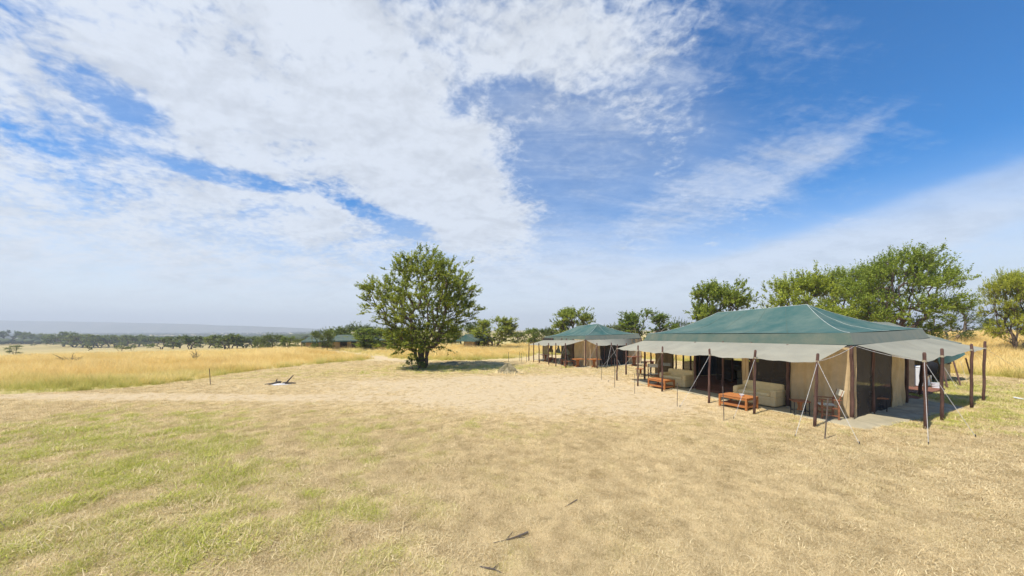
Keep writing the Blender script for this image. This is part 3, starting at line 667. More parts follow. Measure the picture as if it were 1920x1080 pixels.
# footprints where no grass grows (tent floors), filled in below before scattering
FLOORS = []
def scatter_grass():
    rg = np.random.RandomState(12)
    pro = [tuft(rg, 30, 0.068, 0.0052, 0.12, 0.82) for _ in range(6)] + [tuft(rg, 30, 0.075, 0.0050, 0.10, 0.42) for _ in range(4)]
    # sample depth so that density falls with distance
    def sample(n, y0, y1, pw, xr=1.62):
        u = rg.rand(n); y = (y0**(1-pw)+u*(y1**(1-pw)-y0**(1-pw)))**(1/(1-pw)); x = (rg.rand(n)*2-1)*(xr*y+1.0); return x, y
    x, y = sample(270000, 3.6, 36, 1.2)
    tall, bare, gr, nb, nf, nc = zones(x, y)
    keep = ~tall & (rg.rand(len(x)) > bare*0.30+0.42*SS((bare-0.75)/0.25))
    for poly in FLOORS: keep &= ~poly_mask(x, y, poly)
    x, y, bare, gr, nf = x[keep], y[keep], bare[keep], gr[keep], nf[keep]
    up = (rg.rand(len(x)) < 0.10+0.55*gr)
    sc_ = rg.uniform(0.6, 1.25, len(x))*(0.75+0.035*y)*(1+0.5*gr*up)*(1-0.45*bare)
    grn = np.clip(gr*rg.choice([0.25, 0.7, 1.6], len(x))*rg.uniform(0.6, 1.3, len(x)), 0, 0.95)
    idx = np.where(up, rg.randint(6, 10, len(x)), rg.randint(0, 6, len(x)))
    P = np.stack([x, y, T(x, y)+0.004+0.035*(nf-0.5)], -1)
    shd = np.clip(0.30*(fbm(x+7, y, 1.7, 3)-0.5)+1.2*(fbm(x+31, y, 6.5, 3)-0.5)+0.38+0.32*rg.randn(len(x)), 0, 1)
    sc_ = np.where(rg.rand(len(x)) < 0.03*(1-bare), sc_*1.9, sc_)
    scatter('short_grass', P, sc_, grn, shd, idx, pro, GRASS_SHORT, 'short cropped dry and green grass covering the clearing', 'grass')
    # tall grass
    pt = [tuft(rg, 46, 0.72, 0.011, 0.26, 0.16, 3) for _ in range(7)]
    xs, ys = sample(62000, 12, 78, 0.3, 1.65)
    tall, bare, gr, nb, nf, nc = zones(xs, ys)
    k = tall
    edge = 0
    xs, ys, nb, nc, bare = xs[k], ys[k], nb[k], nc[k], bare[k]
    k = (rg.rand(len(xs)) > bare*0.85); xs, ys, nb, nc, bare = xs[k], ys[k], nb[k], nc[k], bare[k]
    # greener where it borders the mown ground
    near = np.zeros(len(xs))
    for (dx, dy) in ((0, -3.4), (2.0, -2.0), (-2.0, -2.0), (0, -1.5)):
        near += ~(poly_mask(xs+dx, ys+dy, TALL_LEFT) | poly_mask(xs+dx, ys+dy, TALL_RIGHT))*0.25
    sc_ = rg.uniform(0.55, 1.30, len(xs))*(0.75+0.55*nb)*np.clip(1.0-0.62*near*rg.rand(len(xs)), 0, 1)*(0.9+0.004*ys)
    sc_ *= np.where(xs > 20, 1.1, 0.85)*(0.30+1.35*fbm(xs, ys, 0.38, 4))
    grn = np.clip(near*1.1*rg.uniform(0.3, 1, len(xs))+1.6*np.maximum(0, fbm(xs+40, ys*1.6, 0.13, 4)-0.52)+0.12*rg.rand(len(xs)), 0, 1)*np.clip(30/ys, 0.3, 1)
    P = np.stack([xs, ys, T(xs, ys)-0.01], -1)
    scatter('tall_grass', P, sc_, grn, np.clip(2.6*(fbm(xs, ys*1.8, 0.22, 4)-0.5)+0.5+0.3*rg.randn(len(xs)), 0, 1), rg.randint(0, 7, len(xs)), pt, GRASS_TALL, 'tall golden savanna grass around the clearing', 'grass')
    # loose straw stems and low wisps at the foot of the tall grass are part of the clumps above

# ------------------------------------------------------------------ tents
U = Vector((math.cos(R(110.5)), math.sin(R(110.5)), 0)); Vd = Vector((math.cos(R(27.5)), math.sin(R(27.5)), 0))
NOUT_F = Vector((-math.sin(R(110.5)), math.cos(R(110.5)), 0))    # outward from the long front (towards the left)
def lerp(a, b, t): return a*(1-t)+b*t
def roof_pt(e0, e1, r0, r1, s, t, pw=1.62):
    p = lerp(lerp(e0, e1, s), lerp(r0, r1, s), t); z = lerp(lerp(e0.z, e1.z, s), lerp(r0.z, r1.z, s), t**pw)
    sag = -0.10*math.sin(math.pi*s)*math.sin(math.pi*min(1, t*1.0))
    wr = 0.016*math.sin(s*37+t*5)+0.014*math.sin(s*13-t*19)+0.02*math.sin(s*23+t*9)*(1-t)
    return Vector((p.x, p.y, z+sag+wr*math.sin(math.pi*t)*(1 if 0 < s < 1 else 0)))
def make_roof(root, C, L, B, Rr, ra, rb, fh=0.40, inset=0.16, right_dusty=True, ovr=0.12):
    """C, L, B, Rr: lower fascia corners; ra / rb: ridge ends next to the C-R side and the L-B side"""
    ctr = (C+L+B+Rr)/4
    tops = []
    for p in (C, L, B, Rr):
        d = Vector((p.x-ctr.x, p.y-ctr.y, 0)).normalized(); tops.append(Vector((p.x, p.y, p.z+fh))-d*inset*1.4)
    c, l, b, r = tops
    rf = MB()
    rf.sheet(lambda s, t: roof_pt(c, l, ra, rb, s, t), 28, 12)
    rf.sheet(lambda s, t: roof_pt(l, b, rb, rb, s, t), 20, 12)
    rf.sheet(lambda s, t: roof_pt(b, r, rb, ra, s, t), 28, 12)
    rf.sheet(lambda s, t: roof_pt(r, c, ra, ra, s, t), 20, 12)
    RF = rf.build('roof', MT['roof'], root, smooth=True)
    for (p0, p1, t0, t1, m) in ((C, L, c, l, 'fascia'), (L, B, l, b, 'fascia'), (B, Rr, b, r, 'fascia'), (Rr, C, r, c, 'dust' if right_dusty else 'fascia')):
        k = MB(); k.sheet(lambda s, t, p0=p0, p1=p1, t0=t0, t1=t1: lerp(lerp(t0, t1, s), lerp(p0, p1, s), t)+Vector((0, 0, -0.03*math.sin(math.pi*s)+0.006*math.sin(s*60)*t)), 30, 3)
        o = k.build('valance', MT[m], root, smooth=True)
        h = MB(); h.tube([lerp(p0, p1, i/12)+Vector((0, 0, -0.03*math.sin(math.pi*i/12)-0.012)) for i in range(13)], 0.022, 5); h.build('hem', MT['hem'], root).parent = o
    def hipline(e, rg_, r_=0.011):
        k = MB(); pts = []
        for i in range(13):
            t = i/12; p = lerp(e, rg_, t); pts.append(Vector((p.x, p.y, lerp(e.z, rg_.z, t**1.62)+0.008)))
        k.tube(pts, r_, 5); k.build('seam', MT['seam'], root).parent = RF
    hipline(c, ra); hipline(r, ra); hipline(l, rb)
    def face_seam(e0, e1, r0, r1, s):
        k = MB(); k.tube([roof_pt(e0, e1, r0, r1, s, i/12)+Vector((0, 0, 0.006)) for i in range(13)], 0.007, 4); k.build('seam', MT['seam'], root).parent = RF
    face_seam(r, c, ra, ra, 0.52)
    for q_ in (0.2, 0.4, 0.6, 0.8):
        k = MB(); k.tube([roof_pt(c, l, ra, rb, q_, i/12)+Vector((0, 0, 0.004)) for i in range(13)], 0.006, 4); k.build('seam', MT['fascia'], root).parent = RF
    k = MB(); k.tube([ra+Vector((0, 0, 0.01)), lerp(ra, rb, 0.5)+Vector((0, 0, -0.01)), rb+Vector((0, 0, 0.01))], 0.014, 5); k.build('seam', MT['seam'], root).parent = RF
    return tops
def awning(root, inner, outer, sag=0.10, scal=0.07, m='awning'):
    """inner: two points; outer: list of attachment points from first to last"""
    n = len(outer)-1; per = 10
    def f(s, t):
        q = s*n; i = min(int(q), n-1); fr = q-i
        o = lerp(outer[i], outer[i+1], fr); dz = -sag*4*fr*(1-fr); inn = lerp(inner[0], inner[1], s)
        back = (inn-o); back.z = 0; back.normalize()
        o = o+back*scal*4*fr*(1-fr)+Vector((0, 0, dz))
        p = lerp(inn, o, t); p.z -= 0.06*math.sin(math.pi*t)*(0.6+0.4*math.sin(s*17)); p.z += 0.012*math.sin(s*41+3*t)*t+0.030*math.cos(fr*4*math.pi)*t*t*(1-t)*3+0.012*math.sin(fr*18+t*4)*t
        return p
    k = MB(); k.sheet(f, n*per, 8); return k.build('awning', MT[m], root, smooth=True)
def pole(root, base, top, r=0.052, foot=False, name='pole', parent=None):
    k = MB(); d = top-base; L = d.length; rg = random.Random(int(base.x*1000)); pts = []; rad = []
    for i in range(9):
        t = i/8; pts.append(base+d*t+Vector((rg.uniform(-1, 1), rg.uniform(-1, 1), 0))*0.014); rad.append(r*(1.08-0.16*t)*rg.uniform(0.96, 1.04))
    pts.append(top+d.normalized()*0.04); rad.append(r*0.62); pts[0] = base-Vector((0, 0, 0.1))
    k.tube(pts, rad, 9); o = k.build(name, MT['pole'], root, smooth=True)
    if foot:
        f = MB(); f.tube([base-Vector((0, 0, 0.05)), base+Vector((0, 0, 0.09))], r*1.12, 9); f.build('pole_foot', MT['polecut'], root).parent = o
    return o
def rope(root, a, b, r=0.0050, sag=0.03):
    k = MB(); pts = [lerp(a, b, i/8)+Vector((0, 0, -sag*math.sin(math.pi*i/8))) for i in range(9)]; k.tube(pts, r, 5); o = k.build('guy_rope', MT['rope'], root)
    if b.z < 0.6:
        d = (b-a).normalized(); g = MB(); g.tube([b-Vector((0, 0, 0.12)), b+Vector((-d.x*0.05, -d.y*0.05, 0.09))], 0.011, 6); g.build('peg', MT['iron'], root).parent = o
    return o
def wall(root, a, b, s0, s1, z0, z1, m, name, fold=0.02, nf=6, seed=0, tt=1.0, gather=0.0):
    n = 40 if fold > 0 else 6; d = (b-a); d.z = 0; nrm = Vector((-d.y, d.x, 0)).normalized(); rg = random.Random(seed+int(s0*100)); ph = [rg.uniform(0, 6.28) for _ in range(5)]
    Lw = (b-a).length
    def f(s, t):
        S = lerp(s0, s1, s)
        if gather: S = lerp((s0+s1)/2, S, 1-gather*math.sin(math.pi*min(1, t*1.1))**2)
        p = lerp(a, b, S/Lw); g = tz(p.x, p.y)
        w = fold*(math.sin(s*nf*6.28+ph[0]+t*1.3)+0.6*math.sin(s*nf*2.3*6.28+ph[1]-2*t)+0.5*math.sin((s*2.2+t*1.7)*6.28+ph[2]))*(0.35+0.65*(1-t))
        return Vector((p.x, p.y, lerp(g+z0, z1, t)))+nrm*w
    k = MB(); k.sheet(f, n, 16); return k.build(name, MT[m], root, smooth=True)
def floor_sheet(root, pts, m, name, h=0.03, wr=0.0):
    k = MB()
    a, b, c, d = pts
    def f(s, t):
        p = lerp(lerp(a, b, s), lerp(d, c, s), t)
        e = 0 if (0.02 < s < 0.98 and 0.02 < t < 0.98) else -0.06
        p = p+(p-(a+c)/2).normalized()*0.5*(float(fbm(p.x, p.y, 1.3, 4))-0.5)*(1 if wr else 0)*(1 if e else 0.3)
        return Vector((p.x, p.y, tz(p.x, p.y)+h+e+wr*(fbm(p.x, p.y, 2.5, 3)-0.5)))
    k.sheet(f, 40, 40); return k.build(name, MT[m], root, smooth=True)
def off(p, d, s): return Vector((p.x, p.y, 0))+d*s
def vz(p, z): return Vector((p.x, p.y, z))

# ---- nearest tent
C = gp(1597, 787.4); Lc = off(C, U, 9.7); Rc = off(C, Vd, 8.0); Bc = off(Lc, Vd, 8.0)
tent = empty('lodge_tent', (C.x, C.y, 0), 0, 'largest and nearest tent, teal roof and grey awnings over two khaki sofas', 'tent', 'large mess tents')
eC, eL, eB, eR = vz(C, 2.49), vz(Lc, 2.36), vz(Bc, 2.50), vz(Rc, 2.64)
eC = eC+Vector((0.02, -0.06, 0))
ra = at(1513, 571, 15.9); rb = at(1346, 586, 20.2)
tops = make_roof(tent, eC, eL, eB, eR, ra, rb)
fp = [gp(1527, 800.7), gp(1414, 777), gp(1329, 755.7), gp(1241.5, 734), gp(1196, 724), gp(1156.7, 713.3)]
ft = [(1533, 665, 678), (1416, 658, 671), (1331, 655.6, 666), (1242, 651, 661), (1196, 649, 657), (1157.5, 647, 653.5)]
att = []
def tie(root, po, a, r):
    k = MB(); k.tube([a-Vector((0, 0, 0.035)), a+Vector((0, 0, 0.03))], r, 9); k.build('tie', MT['polecut'], root).parent = po
for b, (tx, ty, ay) in zip(fp, ft):
    top = at(tx, ty, b.y); tie(tent, pole(tent, b, top, 0.041), lerp(b, top, (at(tx, ay, b.y).z-b.z)/(top.z-b.z)), 0.046); att.append(at(lerp(tx, tx, 0), ay, b.y))
awning(tent, (eC+Vector((-0.12, 0.12, -0.012)), eL+Vector((0.0, 0, -0.012))), att, 0.07)
sp = [gp(1735.7, 805.8), gp(1766.8, 789.5), gp(1822, 765.8), gp(1843, 752.7)]
st = [(1733, 663, 677), (1766, 655.5, 668), (1822, 646.7, 656), (1847, 641.6, 653)]
att2 = []
for b, (tx, ty, ay) in zip(sp, st):
    top = at(tx, ty, b.y); tie(tent, pole(tent, b, top, 0.043), lerp(b, top, (at(tx, ay, b.y).z-b.z)/(top.z-b.z)), 0.048); att2.append(at(tx, ay, b.y))
awning(tent, (eC+Vector((0.14, 0.04, -0.012)), eR+Vector((0, 0, -0.012))), att2, 0.09)
# awning on the far left side of the tent
lp = [gp(1174, 703)]; pole(tent, lp[0], at(1174.5, 648, lp[0].y), 0.055)
lo3 = off(Lc, -U, -1.9)
att3 = [att[-1]+Vector((0, 0, 0)), at(1174, 654, lp[0].y), vz(off(lo3, Vd, 2.6), 2.05), vz(off(lo3, Vd, 5.2), 2.05), vz(off(lo3, Vd, 7.8), 2.05)]
awning(tent, (eL, eB), att3[1:], 0.08)
for q in att3[2:]: pole(tent, Vector((q.x, q.y, tz(q.x, q.y))), q+Vector((0, 0, 0.2)), 0.05)
# guy ropes
for a, px, py in ((att[0], 1490, 821), (att[0], 1613, 835), (att[1], 1375, 786), (att[2], 1274, 764), (att[3], 1213, 716), (att[5], 1113, 706), (att[4], 1140, 716), (att2[0], 1741, 836), (att2[0], 1831, 821), (att2[3], 1925, 700)):
    rope(tent, a, gp(px, py))
rope(tent, att[0], eC+Vector((0, 0, -0.04)), sag=0.06); rope(tent, att2[0], eC+Vector((0.05, 0, -0.04)), sag=0.06)
# wall poles
for (px, py, z) in ((1597, 787.4, 2.42), (1477, 765.7, 2.4), (1303, 731.6, 2.35), (1209, 712, 2.3), (1636, 776.7, 2.45), (1700, 756.7, 2.5)):
    b = gp(px, py); pole(tent, b, vz(b, z), 0.055, foot=True)
b = gp(1724, 742.5); pole(tent, b, at(1731, 668, b.y-0.2), 0.06, foot=True)
for s, t in ((9.7, 2.6), (9.7, 5.2), (9.7, 7.9), (6.5, 8), (3.2, 8), (0.1, 8), (3.2, 4), (6.6, 4), (8.9, 4.2), (9.7, 3.6), (8.2, 2.4)):
    p = off(off(C, U, s), Vd, t); b = Vector((p.x, p.y, tz(p.x, p.y))); pole(tent, b, vz(p, 2.42), 0.05)
for s in (3.3, 4.6): # pair of curtains poles at the open front
    p = off(C, U, s); b = Vector((p.x, p.y, tz(p.x, p.y))); pole(tent, b, vz(p, 2.42), 0.045)
# braces inside
for (s, t, s2, t2) in ((6.6, 4, 5.6, 4.0), (3.2, 4, 4.2, 4.0), (8.9, 4.2, 8.2, 3.2), (3.3, 0.15, 4.1, 0.3)):
    p = off(off(C, U, s), Vd, t); q = off(off(C, U, s2), Vd, t2); k = MB(); k.tube([vz(p, 1.5), vz(q, 2.5)], 0.035, 7); k.build('brace', MT['pole'], tent)
# walls: front
wall(tent, C, Lc, 0.02, 1.80, 0.02, 2.40, 'canvas', 'wall_panel', 0.045, 3, 1)
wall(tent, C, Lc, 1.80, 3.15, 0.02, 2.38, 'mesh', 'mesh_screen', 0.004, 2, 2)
wall(tent, C, Lc, 3.15, 3.36, 0.02, 2.37, 'canvas', 'wall_panel', 0.03, 2, 3)
wall(tent, C, Lc, 3.42, 3.72, 0.02, 2.37, 'canvas', 'wall_panel', 0.03, 2, 3)
# walls: right side
wall(tent, C, Rc, 0.02, 0.36, 0.02, 2.42, 'canvas', 'wall_panel', 0.02, 2, 4)
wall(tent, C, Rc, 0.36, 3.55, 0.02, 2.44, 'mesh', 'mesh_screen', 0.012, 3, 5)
wall(tent, C, Rc, 3.52, 4.75, 0.02, 2.47, 'canvas', 'wall_panel', 0.05, 3, 6)
off_in = U*0.9
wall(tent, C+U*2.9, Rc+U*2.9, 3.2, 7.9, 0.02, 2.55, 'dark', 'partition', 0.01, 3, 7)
# walls: left side and back
wall(tent, Lc, Bc, 1.0, 2.7, 0.02, 2.42, 'canvas', 'wall_panel', 0.04, 3, 8)
wall(tent, Lc, Bc, 3.6, 4.8, 0.02, 0.95, 'mesh', 'mesh_screen', 0.01, 2, 9)
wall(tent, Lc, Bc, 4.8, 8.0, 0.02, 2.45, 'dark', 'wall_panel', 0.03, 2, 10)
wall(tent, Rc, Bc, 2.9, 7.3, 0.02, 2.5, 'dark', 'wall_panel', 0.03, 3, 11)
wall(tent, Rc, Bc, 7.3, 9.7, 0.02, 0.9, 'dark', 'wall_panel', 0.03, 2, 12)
wall(tent, off(C, U, 6.6)+Vd*4.0, off(Bc, U, 0)+Vd*0.0-Vd*4.0, 0.0, 1.0, 0.02, 2.35, 'mesh', 'mesh_screen', 0.01, 2, 13)
# floors
o1 = off(C, NOUT_F, 1.25)
f1 = [off(o1, U, -0.5), off(o1, U, 9.6), Lc, C]
fo = [off(off(C, NOUT_F, 1.15), U, -0.9), off(off(C, NOUT_F, 1.15), U, 9.6), off(Lc, U, 0.2), off(C, U, -0.9)]
floor_sheet(tent, fo, 'mat_beige', 'groundsheet', 0.035, 0.02)
fr = [off(off(C, U, -0.9), Vd, 0.0), off(off(C, U, 0.15), Vd, 0.0), off(off(C, U, 0.2), Vd, 6.6), off(off(C, U, -1.5), Vd, 6.0)]
floor_sheet(tent, [off(off(C, U, -0.9), Vd, 0.0), off(off(C, U, -1.0), Vd, 2.0), off(off(C, U, 0.3), Vd, 2.0), off(off(C, U, 0.3), Vd, 0.0)], 'mat_beige', 'groundsheet', 0.034, 0.02)
floor_sheet(tent, [off(off(C, U, -1.0), Vd, 1.9), off(off(C, U, -1.3), Vd, 6.3), off(off(C, U, 0.3), Vd, 6.9), off(off(C, U, 0.3), Vd, 1.9)], 'tarp', 'groundsheet', 0.05, 0.09)
floor_sheet(tent, [C+U*0.1+Vd*0.1, Lc-U*0.1+Vd*0.1, Bc-U*0.1-Vd*0.1, Rc+U*0.1-Vd*0.1], 'carpet', 'floor', 0.05, 0.0)
FLOORS.append([tuple(p[:2]) for p in (off(off(C, NOUT_F, 1.15), U, -0.9), off(off(C, NOUT_F, 1.15), U, 9.6), Lc, Bc, Rc, off(off(C, U, -1.3), Vd, 6.3), off(off(C, U, -1.0), Vd, 1.9))])

# ---- kitchen tent behind on the right
K1 = gp(1782, 712); K0 = K1-Vd*6.2; K3 = K1+U*4.0; K2 = K0+U*4.0
kt = empty('kitchen_tent', (K1.x, K1.y, K1.z), 0, 'grey-green service tent joined behind the right corner of the nearest tent', 'tent', 'service tents')
ke = [vz(K0, 2.35), at(1803, 643, K1.y-0.1), vz(K3, 2.4), vz(K2, 2.4)]
kr0 = at(1690, 603, 22.3); kr1 = at(1738, 612, 24.2)
kr0 = lerp(vz(K0, 0), vz(K2, 0), 0.5)+Vd*1.0+Vector((0, 0, 3.45)); kr1 = lerp(vz(K1, 0), vz(K3, 0), 0.5)-Vd*2.2+Vector((0, 0, 3.45))
k = MB()
k.sheet(lambda s, t: roof_pt(ke[0], ke[1], kr0, kr1, s, t, 1.15), 16, 8); k.sheet(lambda s, t: roof_pt(ke[1], ke[2], kr1, kr1, s, t, 1.15), 16, 8)
k.sheet(lambda s, t: roof_pt(ke[2], ke[3], kr1, kr0, s, t, 1.15), 16, 8); k.sheet(lambda s, t: roof_pt(ke[3], ke[0], kr0, kr0, s, t, 1.15), 16, 8)
k.build('roof', MT['dust'], kt, smooth=True)
fl = MB(); e0, e1 = lerp(ke[0], ke[1], 0.35), ke[1]; g0, g1 = at(1762, 684, 18.6), at(1810, 665, 19.3)
fl.sheet(lambda s, t: lerp(lerp(e0, e1, s), lerp(g0, g1, s), t)+Vector((0, 0, -0.10*math.sin(math.pi*s)*t-0.05*math.sin(math.pi*t))), 16, 6)
fl.build('awning', MT['roof'], kt, smooth=True)
for (x0, y0, x1, y1, D0, D1, rr) in ((1802, 726, 1788, 678, 0, 19.0, 0.035), (1821, 707, 1811, 672, 0, 19.4, 0.035), (1777, 729, 1768, 690, 0, 18.2, 0.035)):
    b = gp(x0, y0); k = MB(); k.tube([b, at(x1, y1, D1)], rr, 7); k.build('pole', MT['pole'], kt)
rope(kt, at(1801, 677, 19.1), gp(1814, 719)); rope(kt, at(1768, 684, 18.6), gp(1797, 731))
wall(kt, K0, K1, 4.6, 6.2, 0.0, 2.3, 'canvas', 'wall_panel', 0.02, 2, 20)
wall(kt, K1, K3, 0.0, 4.0, 0.0, 2.38, 'canvas', 'wall_panel', 0.02, 2, 21)
wall(kt, K2, K3, 0.0, 6.2, 0.0, 2.38, 'dark', 'wall_panel', 0.02, 2, 22)
wall(kt, K0, K1, 5.25, 6.05, 0.95, 1.45, 'mesh', 'window', 0.0, 2, 23).location = Vector((0.03, -0.06, 0))
wall(kt, K0, K2, 0.0, 4.0, 0.0, 2.38, 'dark', 'wall_panel', 0.02, 2, 24)
d0 = gp(1703, 744); dk = MB(); dc = gp(1724, 736)+Vd*0.4+U*0.5; dk.box((dc.x, dc.y, dc.z+0.05), (3.0, 1.8, 0.10), R(27.5)); dk.build('deck', MT['carpet'], kt)

# ---- second tent
C2 = gp(1097.5, 688); L2 = off(C2, U, 8.6); R2 = off(C2, Vd, 6.9); B2 = off(L2, Vd, 6.9)
t2 = empty('lodge_tent', (C2.x, C2.y, C2.z), 0, 'second large teal-roofed tent, standing farther back behind the nearest tent', 'tent', 'large mess tents')
z2 = at(1095, 638, C2.y).z; f2 = [vz(C2, z2), vz(L2, at(0, 638, L2.y).z), vz(B2, at(0, 636, B2.y).z+0.1), vz(R2, at(0, 634, R2.y).z)]
ra2 = at(1121, 607, C2.y+3.4); rb2 = at(1082, 611.5, C2.y+7.0)
tp2 = make_roof(t2, *f2, ra2, rb2, fh=0.42, inset=0.16, right_dusty=True)
lb = [(1061, 690, 1060, 644, 647), (1042, 687.5, 1042, 644, 647), (1028.8, 684, 1028.6, 644, 647), (1011, 680.8, 1010.5, 644, 647), (1000.5, 678.7, 1000.5, 643.5, 646), (991.7, 676.7, 991.8, 644, 646)]
at_l = []
for (x0, y0, x1, y1, ya) in lb:
    b = gp(x0, y0); pole(t2, b, at(x1, y1, b.y), 0.052); at_l.append(at(x1, ya, b.y))
awning(t2, (f2[0]+Vector((-0.1, 0.1, 0)), f2[1]), at_l, 0.06)
rbp = [(1119.7, 691.7, 1119, 644, 647.5), (1146.7, 687.5, 1146, 643, 646.5), (1174.5, 684, 1174.5, 644, 647), (1200, 681, 1200, 643, 646)]
at_r = []
for (x0, y0, x1, y1, ya) in rbp:
    b = gp(x0, y0); pole(t2, b, at(x1, y1, b.y), 0.052); at_r.append(at(x1, ya, b.y))
awning(t2, (f2[0]+Vector((0.12, 0.02, 0)), f2[3]), at_r, 0.06)
for a, px, py in ((at_l[0], 1043, 688), (at_l[0], 1068, 688), (at_r[0], 1097, 689), (at_r[0], 1132, 690), (at_r[1], 1137, 690), (at_r[1], 1165, 689), (at_l[2], 1023, 682)):
    rope(t2, a, gp(px, py), 0.0085)
for s, t in ((0, 0), (2.1, 0), (3.3, 0), (4.3, 0), (6.4, 0), (8.6, 0), (0, 2.2), (0, 4.6), (0, 6.9), (8.6, 3.4), (8.6, 6.9), (4.3, 6.9)):
    p = off(off(C2, U, s), Vd, t); b = Vector((p.x, p.y, tz(p.x, p.y))); pole(t2, b, vz(p, C2.z+2.4), 0.055)
wall(t2, C2, L2, 0.0, 1.9, 0.0, C2.z+2.4, 'canvas', 'wall_panel', 0.04, 3, 30)
for i, s in enumerate((3.3, 5.0, 6.7)):    # drapes gathered at the middle
    wall(t2, C2, L2, s-0.6, s+0.6, 0.9, C2.z+2.4, 'dust' if i < 2 else 'mesh', 'drape', 0.04, 5, 31, gather=0.8)
wall(t2, C2, L2, 7.2, 8.6, 0.0, C2.z+2.4, 'mesh', 'mesh_screen', 0.02, 3, 33)
wall(t2, C2, R2, 0.0, 1.7, 0.0, C2.z+2.4, 'canvas', 'wall_panel', 0.04, 3, 34)
wall(t2, C2, R2, 1.7, 5.2, 0.0, C2.z+2.4, 'mesh', 'mesh_screen', 0.01, 3, 35)
wall(t2, C2, R2, 5.2, 6.9, 0.0, C2.z+2.4, 'canvas', 'wall_panel', 0.04, 3, 36)
wall(t2, L2, B2, 2.5, 6.9, 0.0, C2.z+2.4, 'canvas', 'wall_panel', 0.03, 3, 37)
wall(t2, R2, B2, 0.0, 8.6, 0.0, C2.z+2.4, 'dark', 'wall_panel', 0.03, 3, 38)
floor_sheet(t2, [off(off(C2, NOUT_F, 1.2), U, -0.8), off(off(C2, NOUT_F, 1.2), U, 8.6), B2, off(R2, U, -0.8)], 'mat_beige', 'groundsheet', 0.05, 0.02)
FLOORS.append([tuple(p[:2]) for p in (off(off(C2, NOUT_F, 1.2), U, -0.8), off(off(C2, NOUT_F, 1.2), U, 8.6), B2, off(R2, U, -0.8))])

# ---- small far tents
def small_tent(px, D, roofw, label, ang, gable=False, ht=1.0):
    p = pos(px, D); e = empty('guest_tent', p, ang, label, 'tent', 'small guest tents far back among the trees')
    w, d = roofw, roofw*0.62; ez, rz_ = 1.65*ht, 2.7*ht
    k = LM(); x, y = w/2, d/2
    if gable:
        k.sheet(lambda s, t: lerp(lerp(Vector((-x, -y, ez)), Vector((x, -y, ez)), s), lerp(Vector((-x, 0, rz_)), Vector((x, 0, rz_)), s), t), 8, 4)
        k.sheet(lambda s, t: lerp(lerp(Vector((-x, y, ez)), Vector((x, y, ez)), s), lerp(Vector((-x, 0, rz_)), Vector((x, 0, rz_)), s), t), 8, 4)
    else:
        c4 = [Vector((-x, -y, ez)), Vector((x, -y, ez)), Vector((x, y, ez)), Vector((-x, y, ez))]; r0, r1 = Vector((-x*0.45, 0, rz_)), Vector((x*0.45, 0, rz_))
        for a, b, q, r_ in ((c4[0], c4[1], r0, r1), (c4[1], c4[2], r1, r1), (c4[2], c4[3], r1, r0), (c4[3], c4[0], r0, r0)):
            k.sheet(lambda s, t, a=a, b=b, q=q, r_=r_: roof_pt(a, b, q, r_, s, t, 1.15), 8, 5)
    k.build('roof', MT['fascia'], e, smooth=False)
    v = LM(); 
    for (a, b) in (((-x, -y), (x, -y)), ((x, -y), (x, y)), ((x, y), (-x, y)), ((-x, y), (-x, -y))):
        v.sheet(lambda s, t, a=a, b=b: Vector((lerp(a[0], b[0], s), lerp(a[1], b[1], s), ez-0.22*t)), 6, 1)
    v.build('valance', MT['roof'], e)
    bx = x*0.72
    for (x0, x1, m_, nm) in ((-bx, -bx*0.45, 'canvas', 'wall_panel'), (-bx*0.45, 0.1, 'mesh', 'mesh_screen'), (0.1, bx*0.35, 'canvas', 'wall_panel'), (bx*0.35, bx*0.7, 'mesh', 'mesh_screen'), (bx*0.7, bx, 'canvas', 'wall_panel')):
        q = LM(); q.box(((x0+x1)/2, -y*0.5, ez/2), (x1-x0, 0.05, ez+0.4)); q.build(nm, MT[m_], e)
    for sx_ in (-1, 1):
        q = LM(); q.box((sx_*bx, 0, ez/2), (0.05, y, ez+0.4)); q.build('wall_panel', MT['canvas'], e)
    q = LM(); q.box((0, y*0.5, ez/2), (2*bx, 0.05, ez+0.4)); q.build('wall_panel', MT['dark'], e)
    if gable:
        for sx_ in (-1, 1):
            q = LM(); q.add([(sx_*(x-0.02), -y, ez), (sx_*(x-0.02), y, ez), (sx_*(x-0.02), 0, rz_-0.03)], [(0, 1, 2)]); q.build('gable', MT['roof'], e)
    for cx_ in (-x+0.1, -x*0.33, x*0.33, x-0.1):
        q = LM(); q.tube([(cx_, -y+0.1, -0.1), (cx_, -y+0.1, ez)], 0.06, 6); q.build('pole', MT['pole'], e)
small_tent(596, 68, 5.6, 'leftmost small green tent, half behind a round tree', R(30))
small_tent(650, 64, 6.4, 'small tent with long pale green roof, second from the left', R(25))
small_tent(668, 68, 5.5, 'small tent close behind the right end of the long pale roof', R(10))
small_tent(697, 70, 8.0, 'low wide tent hidden behind the light green tree', R(5))
small_tent(741, 66, 7.0, 'small green tent just left of the lone acacia trunks', R(0))
small_tent(893, 62, 6.6, 'small dark green gabled tent just right of the lone acacia', R(62), True)

